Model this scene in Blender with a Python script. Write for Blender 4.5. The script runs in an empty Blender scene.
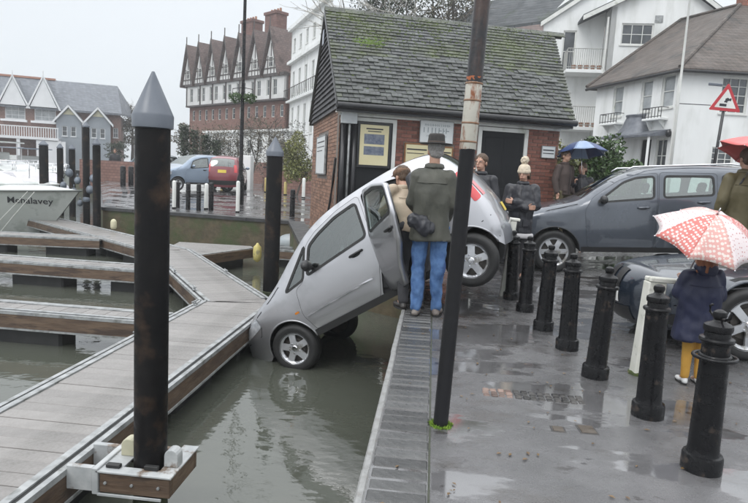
import bpy, bmesh, math, random
import numpy as np
from mathutils import Vector, Matrix, noise as mnoise
from mathutils.geometry import delaunay_2d_cdt
random.seed(7); PI=math.pi; R_=math.radians
sc=bpy.context.scene; COL=sc.collection
# ---------------------------------------------------------------- camera, sky, sun, exposure
F=600.;H=1.42;YAW=R_(5.3);PIT=R_(7.3);ROLL=R_(3.1)
cf=Vector((-math.sin(YAW)*math.cos(PIT),math.cos(YAW)*math.cos(PIT),-math.sin(PIT)))
cr=Vector((math.cos(YAW),math.sin(YAW),0)); cu=cr.cross(cf)
CR=math.cos(ROLL)*cr+math.sin(ROLL)*cu; CU=math.cos(ROLL)*cu-math.sin(ROLL)*cr
cam=bpy.data.cameras.new('camera'); co=bpy.data.objects.new('camera',cam); COL.objects.link(co)
cam.sensor_width=36; cam.sensor_fit='HORIZONTAL'; cam.lens=F/748*36; cam.clip_start=.1; cam.clip_end=3000
M3=Matrix((CR,CU,-cf)).transposed().to_4x4(); M3.translation=Vector((0,0,H)); co.matrix_world=M3
sc.camera=co
W=bpy.data.worlds.new('World'); sc.world=W; W.use_nodes=True
nt=W.node_tree; N=nt.nodes; Lk=nt.links
SUN_EL,SUN_AZ=R_(48),R_(215)
sky=N.new('ShaderNodeTexSky'); sky.sky_type='NISHITA'; sky.sun_disc=False; sky.sun_elevation=SUN_EL; sky.sun_rotation=SUN_AZ
bg=N['Background']; out=N['World Output']
tc=N.new('ShaderNodeTexCoord'); sep=N.new('ShaderNodeSeparateXYZ'); Lk.new(tc.outputs['Generated'],sep.inputs[0])
rp=N.new('ShaderNodeValToRGB'); Lk.new(sep.outputs[2],rp.inputs[0])    # even overcast: zenith brighter than horizon
rp.color_ramp.elements[0].position=0; rp.color_ramp.elements[0].color=(7.5,8.0,8.4,1); e_=rp.color_ramp.elements.new(.28); e_.color=(8.2,8.6,9.0,1)
rp.color_ramp.elements[-1].position=1; rp.color_ramp.elements[-1].color=(24.,24.6,25.2,1)
nz=N.new('ShaderNodeTexNoise'); nz.inputs['Scale'].default_value=2.2; nz.inputs['Detail'].default_value=4
Lk.new(tc.outputs['Generated'],nz.inputs['Vector'])
mr=N.new('ShaderNodeMapRange'); mr.inputs['To Min'].default_value=.93; mr.inputs['To Max'].default_value=1.07; Lk.new(nz.outputs[0],mr.inputs['Value'])
vm=N.new('ShaderNodeVectorMath'); vm.operation='SCALE'; Lk.new(rp.outputs[0],vm.inputs[0]); Lk.new(mr.outputs[0],vm.inputs['Scale'])
mx=N.new('ShaderNodeMixRGB'); mx.inputs[0].default_value=.93; Lk.new(sky.outputs[0],mx.inputs[1]); Lk.new(vm.outputs[0],mx.inputs[2])
Lk.new(mx.outputs[0],bg.inputs[0]); bg.inputs[1].default_value=.1
sl=bpy.data.lights.new('sun','SUN'); sl.energy=.8; sl.angle=R_(25); sl.color=(1,.98,.95)
so=bpy.data.objects.new('sun',sl); COL.objects.link(so)
sdir=Vector((math.sin(SUN_AZ)*math.cos(SUN_EL),math.cos(SUN_AZ)*math.cos(SUN_EL),math.sin(SUN_EL)))
so.rotation_euler=sdir.to_track_quat('Z','Y').to_euler(); so.location=(0,0,60)
vs=sc.view_settings; vs.view_transform='Standard'; vs.look='None'; vs.exposure=.24; vs.gamma=1; vs.use_curve_mapping=False
sc.cycles.max_bounces=7; sc.cycles.transparent_max_bounces=16
WATER=-.92
# ---------------------------------------------------------------- helpers
def ray(px,py): return cf+CR*((px-374)/F)-CU*((py-251.5)/F)
def atY(px,py,Y):
    d=ray(px,py); return Vector((0,0,H))+d*(Y/d.y)
def atZ(px,py,z=0):
    d=ray(px,py); return Vector((0,0,H))+d*((z-H)/d.z)
def tag(o,label=None,cat=None,group=None,kind=None):
    if label:o['label']=label
    if cat:o['category']=cat
    if group:o['group']=group
    if kind:o['kind']=kind
    return o
def empty(name,loc=(0,0,0),rz=0,label=None,cat=None,group=None,mat4=None,kind=None):
    o=bpy.data.objects.new(name,None); COL.objects.link(o); o.empty_display_size=.2
    if mat4 is not None: o.matrix_world=mat4
    else: o.location=loc; o.rotation_euler=(0,0,rz)
    return tag(o,label,cat,group,kind)
def link(name,me,mat=None,parent=None,smooth=False,mat4=None):
    o=bpy.data.objects.new(name,me); COL.objects.link(o)
    if mat and not me.materials: me.materials.append(mat)
    if parent: o.parent=parent
    if mat4 is not None: o.matrix_local=mat4
    if smooth: me.shade_smooth()
    return o
def children(o): return [c for c in o.children]
def copy_tree(o,parent=None):
    c=o.copy(); COL.objects.link(c)
    if parent: c.parent=parent
    for ch in children(o): copy_tree(ch,c)
    return c
class MB:
    def __init__(s): s.v=[]; s.f=[]
    def add(s,v,f):
        n=len(s.v); s.v+= [tuple(p) for p in v]; s.f+=[tuple(i+n for i in q) for q in f]; return s
    def box(s,x0,x1,y0,y1,z0,z1,M=None,c=0):
        if c:
            v=[];X=(x0,x1);Y=(y0,y1);Z=(z0,z1)
            # chamfered box: 24 verts
            for i in(0,1):
                for j in(0,1):
                    for k in(0,1):
                        sx,sy,sz=(1-2*i)*c,(1-2*j)*c,(1-2*k)*c
                        v+=[(X[i],Y[j]+sy,Z[k]+sz),(X[i]+sx,Y[j],Z[k]+sz),(X[i]+sx,Y[j]+sy,Z[k])]
            def id(i,j,k,a): return (i*4+j*2+k)*3+a
            f=[]
            for i in(0,1): q=[id(i,0,0,0),id(i,1,0,0),id(i,1,1,0),id(i,0,1,0)]; f.append(q if i else q[::-1])
            for j in(0,1): q=[id(0,j,0,1),id(1,j,0,1),id(1,j,1,1),id(0,j,1,1)]; f.append(q[::-1] if j else q)
            for k in(0,1): q=[id(0,0,k,2),id(1,0,k,2),id(1,1,k,2),id(0,1,k,2)]; f.append(q if k else q[::-1])
            for j in(0,1):
                for k in(0,1): q=[id(0,j,k,1),id(1,j,k,1),id(1,j,k,2),id(0,j,k,2)]; f.append(q)
            for i in(0,1):
                for k in(0,1): f.append([id(i,0,k,0),id(i,1,k,0),id(i,1,k,2),id(i,0,k,2)])
                for j in(0,1): f.append([id(i,j,0,0),id(i,j,1,0),id(i,j,1,1),id(i,j,0,1)])
                for j in(0,1):
                    for k in(0,1): f.append([id(i,j,k,0),id(i,j,k,1),id(i,j,k,2)])
        else:
            v=[(x,y,z) for x in(x0,x1) for y in(y0,y1) for z in(z0,z1)]
            f=[(0,1,3,2),(4,6,7,5),(0,4,5,1),(2,3,7,6),(0,2,6,4),(1,5,7,3)]
        if M is not None: v=[M@Vector(p) for p in v]
        return s.add(v,f)
    def tube(s,pts,r,n=8,cap=True,rs=None):
        pts=[Vector(p) for p in pts]; rs=rs or [r]*len(pts); v=[];f=[]
        up=Vector((0,0,1))
        for i,p in enumerate(pts):
            d=(pts[min(i+1,len(pts)-1)]-pts[max(i-1,0)]).normalized()
            a=d.cross(up if abs(d.z)<.9 else Vector((1,0,0))).normalized(); b=d.cross(a)
            for k in range(n):
                t=2*PI*k/n; v.append(p+(a*math.cos(t)+b*math.sin(t))*rs[i])
        for i in range(len(pts)-1):
            for k in range(n):
                k2=(k+1)%n; f.append((i*n+k,i*n+k2,(i+1)*n+k2,(i+1)*n+k))
        if cap: f.append(tuple(range(n))); f.append(tuple(range((len(pts)-1)*n,len(pts)*n))[::-1])
        return s.add(v,f)
    def lathe(s,prof,n=24,M=None,flat=()):
        v=[];f=[]
        for r,z in prof:
            for k in range(n):
                t=2*PI*k/n; v.append(Vector((r*math.cos(t),r*math.sin(t),z)))
        for i in range(len(prof)-1):
            for k in range(n):
                k2=(k+1)%n; f.append((i*n+k,i*n+k2,(i+1)*n+k2,(i+1)*n+k))
        f.append(tuple(range(n))[::-1]); f.append(tuple(range((len(prof)-1)*n,len(prof)*n)))
        if M is not None: v=[M@p for p in v]
        return s.add(v,f)
    def prism(s,poly,h0,h1,ax='z',M=None):   # poly 2D extruded: ax z ->(x,y), ax y ->(x,z)
        n=len(poly)
        g=(lambda p,h:(p[0],p[1],h)) if ax=='z' else ((lambda p,h:(p[0],h,p[1])) if ax=='y' else (lambda p,h:(h,p[0],p[1])))
        v=[g(p,h0) for p in poly]+[g(p,h1) for p in poly]
        if M is not None: v=[M@Vector(p) for p in v]
        f=[tuple(range(n))[::-1],tuple(range(n,2*n))]+[(i,(i+1)%n,n+(i+1)%n,n+i) for i in range(n)]
        return s.add(v,f)
    def ell(s,c,r,n=12,m=8,M=None):
        v=[];f=[]
        for i in range(m+1):
            a=PI*i/m
            for k in range(n):
                t=2*PI*k/n; p=Vector((r[0]*math.sin(a)*math.cos(t),r[1]*math.sin(a)*math.sin(t),r[2]*math.cos(a)))
                if M is not None: p=M@p
                v.append(p+Vector(c))
        for i in range(m):
            for k in range(n):
                k2=(k+1)%n; f.append((i*n+k,(i+1)*n+k,(i+1)*n+k2,i*n+k2))
        return s.add(v,f)
    def cap(s,a,b,ra,rb,n=10):   # tapered capsule
        a=Vector(a);b=Vector(b); s.ell(a,(ra,)*3,n,6); s.ell(b,(rb,)*3,n,6)
        if (b-a).length>1e-4: s.tube([a,b],ra,n,rs=[ra,rb])
        return s
    def mesh(s,name='m'):
        me=bpy.data.meshes.new(name); me.from_pydata(s.v,[],s.f); me.update()
        bm=bmesh.new(); bm.from_mesh(me); bmesh.ops.remove_doubles(bm,verts=bm.verts,dist=1e-6)
        bmesh.ops.recalc_face_normals(bm,faces=bm.faces); bm.to_mesh(me); bm.free(); return me
    def build(s,name,mat=None,parent=None,smooth=False,mat4=None,bevel=0,angle=None):
        me=s.mesh(name); o=link(name,me,mat,parent,smooth,mat4)
        if smooth and angle: me.set_sharp_from_angle(angle=R_(angle))
        if bevel:
            b=o.modifiers.new('bevel','BEVEL'); b.width=bevel; b.segments=2; b.limit_method='ANGLE'
        return o
def TR(x=0,y=0,z=0,rz=0,rx=0,ry=0,s=1): return Matrix.Translation((x,y,z))@Matrix.Rotation(rz,4,'Z')@Matrix.Rotation(ry,4,'Y')@Matrix.Rotation(rx,4,'X')@Matrix.Scale(s,4)
# ---------------------------------------------------------------- materials
MATS={}
def mat(name,c1,c2=None,scale=4,rough=.5,rough2=None,metal=0,bump=0,bscale=None,coat=0,rand=0,spec=.5,c3=None,s3=1.5,t3=(.55,.62),stretch=None,detail=6,contrast=(.35,.65),emit=None):
    if name in MATS: return MATS[name]
    m=bpy.data.materials.new(name); m.use_nodes=True; t=m.node_tree; n=t.nodes; l=t.links; p=n['Principled BSDF']
    p.inputs['Metallic'].default_value=metal; p.inputs['Roughness'].default_value=rough
    p.inputs['Coat Weight'].default_value=coat; p.inputs['Coat Roughness'].default_value=.04; p.inputs['Specular IOR Level'].default_value=spec
    tc=n.new('ShaderNodeTexCoord'); mp=n.new('ShaderNodeMapping'); l.new(tc.outputs['Object'],mp.inputs[0])
    if stretch: mp.inputs['Scale'].default_value=stretch
    def noise(s,d=detail):
        q=n.new('ShaderNodeTexNoise'); q.inputs['Scale'].default_value=s; q.inputs['Detail'].default_value=d; q.inputs['Roughness'].default_value=.6
        l.new(mp.outputs[0],q.inputs['Vector']); return q
    nz=noise(scale)
    def rng(sock,a,b,c,d):
        q=n.new('ShaderNodeMapRange'); l.new(sock,q.inputs['Value'])
        for k,v in zip(('From Min','From Max','To Min','To Max'),(a,b,c,d)): q.inputs[k].default_value=v
        return q.outputs[0]
    def mixc(f,a,b):
        q=n.new('ShaderNodeMixRGB')
        l.new(f,q.inputs[0])
        for i,s in((1,a),(2,b)):
            if isinstance(s,tuple): q.inputs[i].default_value=(*s,1)
            else: l.new(s,q.inputs[i])
        return q.outputs[0]
    col=None
    f=rng(nz.outputs[0],contrast[0],contrast[1],0,1)
    col=mixc(f,c1,c2 if c2 else tuple(min(1,x*1.18) for x in c1))
    if c3:
        n3=noise(s3,8); col=mixc(rng(n3.outputs[0],t3[0],t3[1],0,1),col,c3)
    if rand:
        oi=n.new('ShaderNodeObjectInfo'); ge=n.new('ShaderNodeNewGeometry'); ad=n.new('ShaderNodeMath'); l.new(oi.outputs['Random'],ad.inputs[0]); l.new(ge.outputs['Random Per Island'],ad.inputs[1])
        fr=n.new('ShaderNodeMath'); fr.operation='FRACT'; l.new(ad.outputs[0],fr.inputs[0])
        v=rng(fr.outputs[0],0,1,1-rand,1+rand*.8)
        vm=n.new('ShaderNodeVectorMath'); vm.operation='SCALE'; l.new(col,vm.inputs[0]); l.new(v,vm.inputs['Scale']); col=vm.outputs[0]
    l.new(col,p.inputs['Base Color'])
    if rough2 is not None:
        n2=noise((bscale or scale)*.7,4); l.new(rng(n2.outputs[0],.35,.65,rough,rough2),p.inputs['Roughness'])
    if bump:
        nb=noise(bscale or scale*3,5); b=n.new('ShaderNodeBump'); b.inputs['Strength'].default_value=1; b.inputs['Distance'].default_value=bump
        l.new(nb.outputs[0],b.inputs['Height']); l.new(b.outputs[0],p.inputs['Normal'])
    MATS[name]=m; m['p']=1
    return m
def glassmat(name,tint,refl=.12,rough=.02):
    if name in MATS: return MATS[name]
    m=bpy.data.materials.new(name); m.use_nodes=True; t=m.node_tree; n=t.nodes; l=t.links; n.remove(n['Principled BSDF'])
    tr=n.new('ShaderNodeBsdfTransparent'); tr.inputs[0].default_value=(*tint,1)
    gl=n.new('ShaderNodeBsdfGlossy'); gl.inputs['Roughness'].default_value=rough; gl.inputs[0].default_value=(.95,1,.98,1)
    lw=n.new('ShaderNodeLayerWeight'); lw.inputs[0].default_value=.35
    mrg=n.new('ShaderNodeMapRange'); l.new(lw.outputs['Fresnel'],mrg.inputs[0]); mrg.inputs['To Min'].default_value=refl; mrg.inputs['To Max'].default_value=1
    mx=n.new('ShaderNodeMixShader'); l.new(mrg.outputs[0],mx.inputs[0]); l.new(tr.outputs[0],mx.inputs[1]); l.new(gl.outputs[0],mx.inputs[2]); l.new(mx.outputs[0],n['Material Output'].inputs[0])
    MATS[name]=m; return m
def node_mat(name):
    m=bpy.data.materials.new(name); m.use_nodes=True; MATS[name]=m; return m,m.node_tree.nodes,m.node_tree.links,m.node_tree.nodes['Principled BSDF']
BLACKP=mat('black gloss paint',(.005,.005,.006),(.009,.009,.010),9,.2,.4,spec=.28,bump=.002,bscale=30,c3=(.06,.045,.036),s3=9,t3=(.60,.68))
PILE=mat('bitumen pile',(.005,.005,.006),(.010,.009,.009),5,.35,.6,spec=.2,bump=.003,bscale=25,c3=(.05,.032,.022),s3=4,t3=(.53,.7))
CONE=mat('grey pile cap',(.10,.115,.14),(.13,.145,.17),6,.3,.5)
WHITEP=mat('white paint',(.62,.63,.6),(.72,.72,.69),3,.45,bump=.001,c3=(.32,.34,.27),s3=2.2,t3=(.6,.75))
DIRTYW=mat('dirty white paint',(.62,.62,.55),(.72,.71,.66),6,.45,.6,bump=.002,bscale=30,c3=(.13,.15,.08),s3=5,t3=(.56,.68))
REND=mat('white render',(.76,.77,.76),(.82,.83,.82),1.2,.7,bump=.003,bscale=20,c3=(.54,.55,.52),s3=1.3,t3=(.5,.8),stretch=(1,1,.3))
TIMB=mat('wet timber',(.085,.055,.038),(.15,.102,.068),3,.4,.6,bump=.004,bscale=12,stretch=(1,1,6),c3=(.06,.04,.03),s3=2,rand=.15)
FLOATM=mat('pontoon float',(.012,.013,.014),(.03,.03,.03),3,.5)
DECK=mat('grey deck board',(.20,.188,.178),(.27,.255,.245),5,.28,.5,bump=.002,bscale=60,c3=(.135,.128,.118),s3=2.6,t3=(.5,.72),rand=.12)
GALV=mat('galvanised rail',(.25,.26,.265),(.40,.41,.41),8,.4,.55,metal=.25,bump=.001,c3=(.17,.175,.165),s3=7,t3=(.5,.66))
RUBBER=mat('black rubber',(.012,.012,.012),(.02,.02,.02),10,.55,.7,bump=.001)
RIMM=mat('alloy wheel',(.5,.51,.53),(.6,.61,.63),12,.3,metal=.55,c3=(.3,.29,.27),s3=6)
DARK=mat('dark interior',(.010,.010,.012),(.016,.016,.018),5,.7)
SEATM=mat('seat fabric',(.05,.052,.06),(.07,.07,.08),30,.9)
CHROME=mat('chrome',(.6,.6,.62),None,5,.12,metal=1)
BRICKM=mat('red brick',(.17,.062,.045),(.25,.105,.075),9,.6,.8,bump=.003,bscale=40,rand=.35,c3=(.13,.05,.035),s3=5,t3=(.6,.75))
BRICKB=mat('brown brick',(.20,.10,.065),(.29,.17,.115),9,.6,.8,bump=.003,bscale=40,rand=.35,c3=(.13,.08,.05),s3=5,t3=(.6,.75))
MORTAR=mat('mortar',(.15,.13,.115),(.2,.175,.155),20,.8,bump=.002)
SLATE=mat('roof slate',(.024,.027,.028),(.070,.074,.076),6,.35,.6,bump=.003,bscale=25,rand=.5,c3=(.045,.055,.022),s3=.9,t3=(.42,.60))
MOSS=mat('moss',(.04,.055,.016),(.075,.10,.025),15,.95,bump=.01,bscale=40)
PAINTD=mat('black door paint',(.008,.009,.011),(.013,.014,.016),3,.6,spec=.25)
CREAM=mat('poster paper',(.62,.55,.33),(.66,.6,.38),3,.4)
PAPER=mat('white paper',(.66,.68,.68),(.72,.74,.74),3,.4)
INK=mat('blue grey ink',(.08,.10,.16),(.2,.22,.26),14,.5)
INKT=mat('black ink',(.02,.02,.025),None,5,.5)
WOODS=mat('varnished wood',(.2,.09,.03),(.26,.12,.045),6,.35,stretch=(1,6,1))
def leafmat(n,a,b): return mat(n,a,b,2.5,.5,rand=.4,detail=3)
LEAF=leafmat('green leaves',(.035,.075,.02),(.07,.13,.03)); LEAFY=leafmat('yellow green leaves',(.13,.15,.04),(.2,.2,.06)); LEAFD=leafmat('dark leaves',(.018,.03,.014),(.035,.05,.022)); LEAFB=leafmat('brown twigs leaves',(.09,.075,.045),(.14,.12,.075))
LEAFG=leafmat('grey winter leaves',(.06,.062,.045),(.10,.10,.075))
BARK=mat('bark',(.07,.06,.05),(.13,.115,.1),8,.8,bump=.01)
# ---------------------------------------------------------------- ground
def sm(t): t=max(0,min(1,t)); return t*t*(3-2*t)
def gz(x,y):
    z=.3*sm((y-18)/8)*(1-sm((x+2)/4)) + .15*sm((y-30)/25)
    z+=.06*max(0,min(x-1.5,9))*sm((y-6.2)/3.2)+.045*max(0,min(y-10.5,9))*sm((x-2)/2.5)
    return z
BASIN=[(-.255,-8),(-.255,9.6),(-2.35,11.0),(-3.9,16.35),(-7.8,16.9),(-9.8,17.1),(-24.5,42),(-33,52),(-90,36),(-90,-8)]
def inpoly(x,y,P):
    c=False;n=len(P);j=n-1
    for i in range(n):
        if (P[i][1]>y)!=(P[j][1]>y) and x<(P[j][0]-P[i][0])*(y-P[i][1])/(P[j][1]-P[i][1])+P[i][0]: c=not c
        j=i
    return c
def cdt(outline,holes,spacing,grid=None,clear=.35):
    pts=[];edges=[]
    for P in [outline]+holes:
        n0=len(pts); pts+= [Vector(p) for p in P]; edges+=[(n0+i,n0+(i+1)%len(P)) for i in range(len(P))]
    if grid is None:
        xs=[p[0] for p in outline]; ys=[p[1] for p in outline]
        grid=[(x,y) for x in np.arange(min(xs)+spacing/2,max(xs),spacing) for y in np.arange(min(ys)+spacing/2,max(ys),spacing)]
    A=np.array([p[:] for p in pts]); S0=np.array([A[a] for a,b in edges]); S1=np.array([A[b] for a,b in edges]); D=S1-S0; L2=(D**2).sum(1)+1e-12
    for g in grid:
        g=(float(g[0]),float(g[1]))
        if not inpoly(g[0],g[1],outline): continue
        if any(inpoly(g[0],g[1],h) for h in holes): continue
        t=np.clip(((np.array(g)-S0)*D).sum(1)/L2,0,1); d=np.sqrt((((S0+D*t[:,None])-np.array(g))**2).sum(1).min())
        if d<spacing*clear: continue
        pts.append(Vector(g))
    v,e,f,*_=delaunay_2d_cdt(pts,edges,[],0,1e-7)
    ff=[]
    for q in f:
        c=sum((v[i] for i in q),Vector((0,0)))/len(q)
        if inpoly(c.x,c.y,outline) and not any(inpoly(c.x,c.y,h) for h in holes): ff.append(tuple(q))
    return v,ff
gout=[(-700,-8),(-90.01,-8.0),(-90.01,36.1),(-33,52.1),(-24.4,42),(-9.78,17.12),(-7.8,16.92),(-3.9,16.36),(-2.34,11.0),(-.25,9.61),(-.25,-8),(700,-8),(700,900),(-700,900)]
grid=[(x,y) for x in np.arange(-2,12,.5) for y in np.arange(-3,20,.5)]+[(x,y) for x in np.arange(-34,40,2.1) for y in np.arange(17,80,2.1)]+[(x,y) for x in np.arange(12.5,40,2.2) for y in np.arange(-6,17,2.2)]
v,f=cdt(gout,[],.5,grid,.2)
ggrid=MB(); ggrid.add([(p.x,p.y,gz(p.x,p.y)) for p in v],f)
m,n,l,p=node_mat('wet asphalt')
tcn=n.new('ShaderNodeTexCoord')
def nse(s,d=5,r=.6,vec=None,st=None):
    q=n.new('ShaderNodeTexNoise'); q.inputs['Scale'].default_value=s; q.inputs['Detail'].default_value=d; q.inputs['Roughness'].default_value=r
    if st:
        mp=n.new('ShaderNodeMapping'); mp.inputs['Scale'].default_value=st; l.new(tcn.outputs['Object'],mp.inputs[0]); l.new(mp.outputs[0],q.inputs[0])
    else: l.new(tcn.outputs['Object'],q.inputs[0])
    return q.outputs[0]
def rg(s,a,b,c,d):
    q=n.new('ShaderNodeMapRange'); l.new(s,q.inputs[0])
    for k,v in zip(('From Min','From Max','To Min','To Max'),(a,b,c,d)): q.inputs[k].default_value=v
    return q.outputs[0]
def mixn(f,a,b):
    q=n.new('ShaderNodeMixRGB')
    for i,s in((0,f),(1,a),(2,b)):
        if isinstance(s,tuple): q.inputs[i].default_value=(*s,1)
        elif isinstance(s,(int,float)): q.inputs[i].default_value=s
        else: l.new(s,q.inputs[i])
    return q.outputs[0]
def mth(op,a,b):
    q=n.new('ShaderNodeMath'); q.operation=op
    for i,s in enumerate((a,b)):
        if isinstance(s,(int,float)): q.inputs[i].default_value=s
        else: l.new(s,q.inputs[i])
    return q.outputs[0]
base=mixn(rg(nse(1.1),.4,.65,0,1),(.072,.071,.073),(.135,.133,.137))
agg=rg(nse(160,3),.45,.7,0,1); base=mixn(mth('MULTIPLY',agg,.4),base,(.19,.185,.18))
brn=rg(nse(1.3,7,.68,st=(.9,1.7,1)),.535,.62,0,.75); base=mixn(brn,base,(.042,.036,.032))
sp_=rg(nse(3.2,6,.7,st=(1,1.5,1)),.61,.65,0,.7); base=mixn(sp_,base,(.022,.018,.016))
l.new(base,p.inputs['Base Color'])
pud=rg(nse(.75,5,.6,st=(.9,1.9,1)),.505,.535,0,1)
rgh=rg(nse(6,5),.35,.65,.14,.42)
rr=mixn(pud,rgh,(.035,.035,.035)); l.new(rr,p.inputs['Roughness'])
bh=mth('ADD',mth('MULTIPLY',nse(130,3),.0022),mth('MULTIPLY',nse(7,3,.5),.0035))
bst=rg(pud,0,1,1,.06)
bmp=n.new('ShaderNodeBump'); l.new(bst,bmp.inputs['Strength']); bmp.inputs['Distance'].default_value=1; l.new(bh,bmp.inputs['Height']); l.new(bmp.outputs[0],p.inputs['Normal'])
cwt=rg(brn,0,.85,.35,1.0); cw2=n.new('ShaderNodeMath'); cw2.operation='MAXIMUM'; l.new(cwt,cw2.inputs[0]); l.new(pud,cw2.inputs[1]); l.new(cw2.outputs[0],p.inputs['Coat Weight']); crr=rg(pud,0,1,.16,.015); l.new(crr,p.inputs['Coat Roughness']); p.inputs['Coat IOR'].default_value=1.5
l.new(bmp.outputs[0],p.inputs['Coat Normal'])
ASPH=m
g=ggrid.build('ground',ASPH,None,True); tag(g,kind='structure')
# water
m,n,l,p=node_mat('harbour water')
p.inputs['Base Color'].default_value=(.072,.077,.062,1); p.inputs['Roughness'].default_value=.03; p.inputs['IOR'].default_value=1.55; p.inputs['Specular IOR Level'].default_value=.8
tcn=n.new('ShaderNodeTexCoord')
hh=mth('ADD',mth('MULTIPLY',nse(1.6,3,.5,st=(1,1.5,1)),.012),mth('MULTIPLY',nse(9,3,.5,st=(1,1.3,1)),.0022))
bmp=n.new('ShaderNodeBump'); bmp.inputs['Strength'].default_value=1; bmp.inputs['Distance'].default_value=1; l.new(hh,bmp.inputs['Height']); l.new(bmp.outputs[0],p.inputs['Normal'])
wt=MB().add([(-90,-8,WATER),(-.2,-8,WATER),(-.2,60,WATER),(-90,60,WATER)],[(0,1,2,3)]).build('water',m); tag(wt,kind='structure')
# ---------------------------------------------------------------- quay wall with coping blocks
QW=mat('wet quay brick',(.075,.06,.035),(.12,.095,.055),5,.45,.7,bump=.012,bscale=11,c3=(.055,.075,.025),s3=1.2,t3=(.45,.6))
COPE=mat('worn coping',(.055,.056,.056),(.115,.115,.113),4,.22,.45,bump=.003,bscale=30,rand=.38,c3=(.05,.05,.035),s3=4)
COPD=mat('dark coping stone',(.035,.035,.038),(.06,.06,.062),4,.3,.5,bump=.003)
EDGE=mat('pale quay nosing',(.19,.19,.185),(.29,.29,.285),14,.35,.5,bump=.004,bscale=40,c3=(.2,.19,.18),s3=9)
q=empty('quay_wall',(-.255,0,0),0,'brick harbour quay wall with wet coping blocks that the silver car hangs over','wall')
for a,b in zip(BASIN[:9],BASIN[1:10]):
    A=Vector((*a,0));B=Vector((*b,0)); d=(B-A).normalized(); nn=Vector((d.y,-d.x,0))
    if a[0]<-33 : continue
    mb=MB(); 
    P=[A,B,B+nn*.3,A+nn*.3]
    mb.add([x+Vector((.255,0,-2.2)) for x in P]+[x+Vector((.255,0,-.075 if a[0]<-.3 else -.09)) for x in P],[(0,1,2,3),(7,6,5,4),(0,4,5,1),(1,5,6,2),(2,6,7,3),(3,7,4,0)])
    mb.build('wall_face',QW,q)
    if a[0]<-.3:
        L=(B-A).length; k=0; off=-nn*.05
        nst=max(1,int(L/1.0))
        for i in range(nst if nst<60 else 60):
            s0=A+d*(L*i/nst)+off; s1=A+d*(L*(i+1)/nst-.012)+off
            MB().add([x+Vector((.255,0,-.072)) for x in(s0,s1,s1+nn*.42,s0+nn*.42)]+[x+Vector((.255,0,.02)) for x in(s0,s1,s1+nn*.42,s0+nn*.42)],[(0,1,2,3),(7,6,5,4),(0,4,5,1),(1,5,6,2),(2,6,7,3),(3,7,4,0)]).build('coping_stone',COPD,q)
blk=[]
for k in range(4):
    blk.append(MB().box(0,.272,0,.088+.004*k,-.1,0,c=.008).mesh('coping_block')); blk[-1].materials.append(COPE)
y=1.6;i=0
while y<9.5:
    me=blk[random.randrange(4)]
    o=link('coping_block',me,None,q,mat4=TR(.045+random.uniform(-.003,.003),y,.004+random.uniform(-.003,.004),random.uniform(-.008,.008),random.uniform(-.02,.02),random.uniform(-.01,.01))); y+=.108;i+=1
MB().box(.319,.329,-8,9.5,-.1,.002).build('kerb_joint',mat('green joint',(.025,.03,.018),(.05,.055,.035),9,.6),q)
nm=MB()
y=1.0
while y<9.55:
    L=random.uniform(.25,.5); nm=MB().box(0,.042,0,L-.004,-.12,.006,c=.008); nm.build('nosing',EDGE,q,mat4=TR(.0+random.uniform(-.003,.002),y,random.uniform(-.002,.003))); y+=L
# ---------------------------------------------------------------- ground details: setts patch, drain covers
SETT=mat('setts',(.16,.10,.08),(.24,.17,.14),8,.2,.4,bump=.004,rand=.5)
SETD=mat('dark cobble',(.03,.028,.027),(.07,.065,.06),8,.12,.35,bump=.004,rand=.5)
pv=empty('sett_patch',(.4,3.9,0),0,kind='structure')
for r in range(3):
    for c in range(13):
        x=.02+c*.052+random.uniform(-.004,.004); y=.0+r*.052
        red=c<4
        h=.006+random.uniform(-.003,.003)
        MB().box(x,x+.045,y,y+.045,-.02,h,c=.006).build('sett',SETT if red else SETD,pv,mat4=TR(0,0,0,random.uniform(-.01,.01)))
def cover(px,py,w,d,label):
    c=atZ(px,py); e=empty('inspection_cover',(c.x,c.y,0),random.uniform(-.1,.1),label,'ground cover','small inspection covers sunk in the pavement')
    MB().box(-w/2,w/2,-d/2,d/2,-.03,.003,c=.003).build('frame',mat('cast iron',(.03,.03,.032),(.06,.055,.05),15,.3,.5,bump=.002),e)
    MB().box(-w/2+.012,w/2-.012,-d/2+.012,d/2-.012,-.02,.0065,c=.002).build('lid',mat('rusty lid',(.06,.045,.03),(.09,.075,.06),15,.25,.5,bump=.003),e)
cover(558,429.5,.085,.09,'narrow dark inspection cover, left one of the pair between puddles')
cover(587,430,.11,.13,'larger brown inspection cover, right one of the pair between puddles')
# litter / fallen leaves
LV=mat('wet fallen leaf',(.09,.05,.02),(.16,.1,.04),9,.3)
lm=MB()
for i in range(240):
    x=random.uniform(-.2,3.2); y=random.uniform(2.2,7.5); s=random.uniform(.008,.02); a=random.uniform(0,6.3); z=gz(x,y)+.006
    lm.add([(x+s*math.cos(a),y+s*math.sin(a),z),(x+s*.5*math.cos(a+1.6),y+s*.5*math.sin(a+1.6),z+.004),(x-s*math.cos(a),y-s*math.sin(a),z+.001),(x+s*.5*math.cos(a-1.6),y+s*.5*math.sin(a-1.6),z+.003)],[(0,1,2,3)])
tag(lm.build('fallen_leaves',LV),'small wet brown leaves and grit scattered over the pavement','leaves',kind='stuff')
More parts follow.
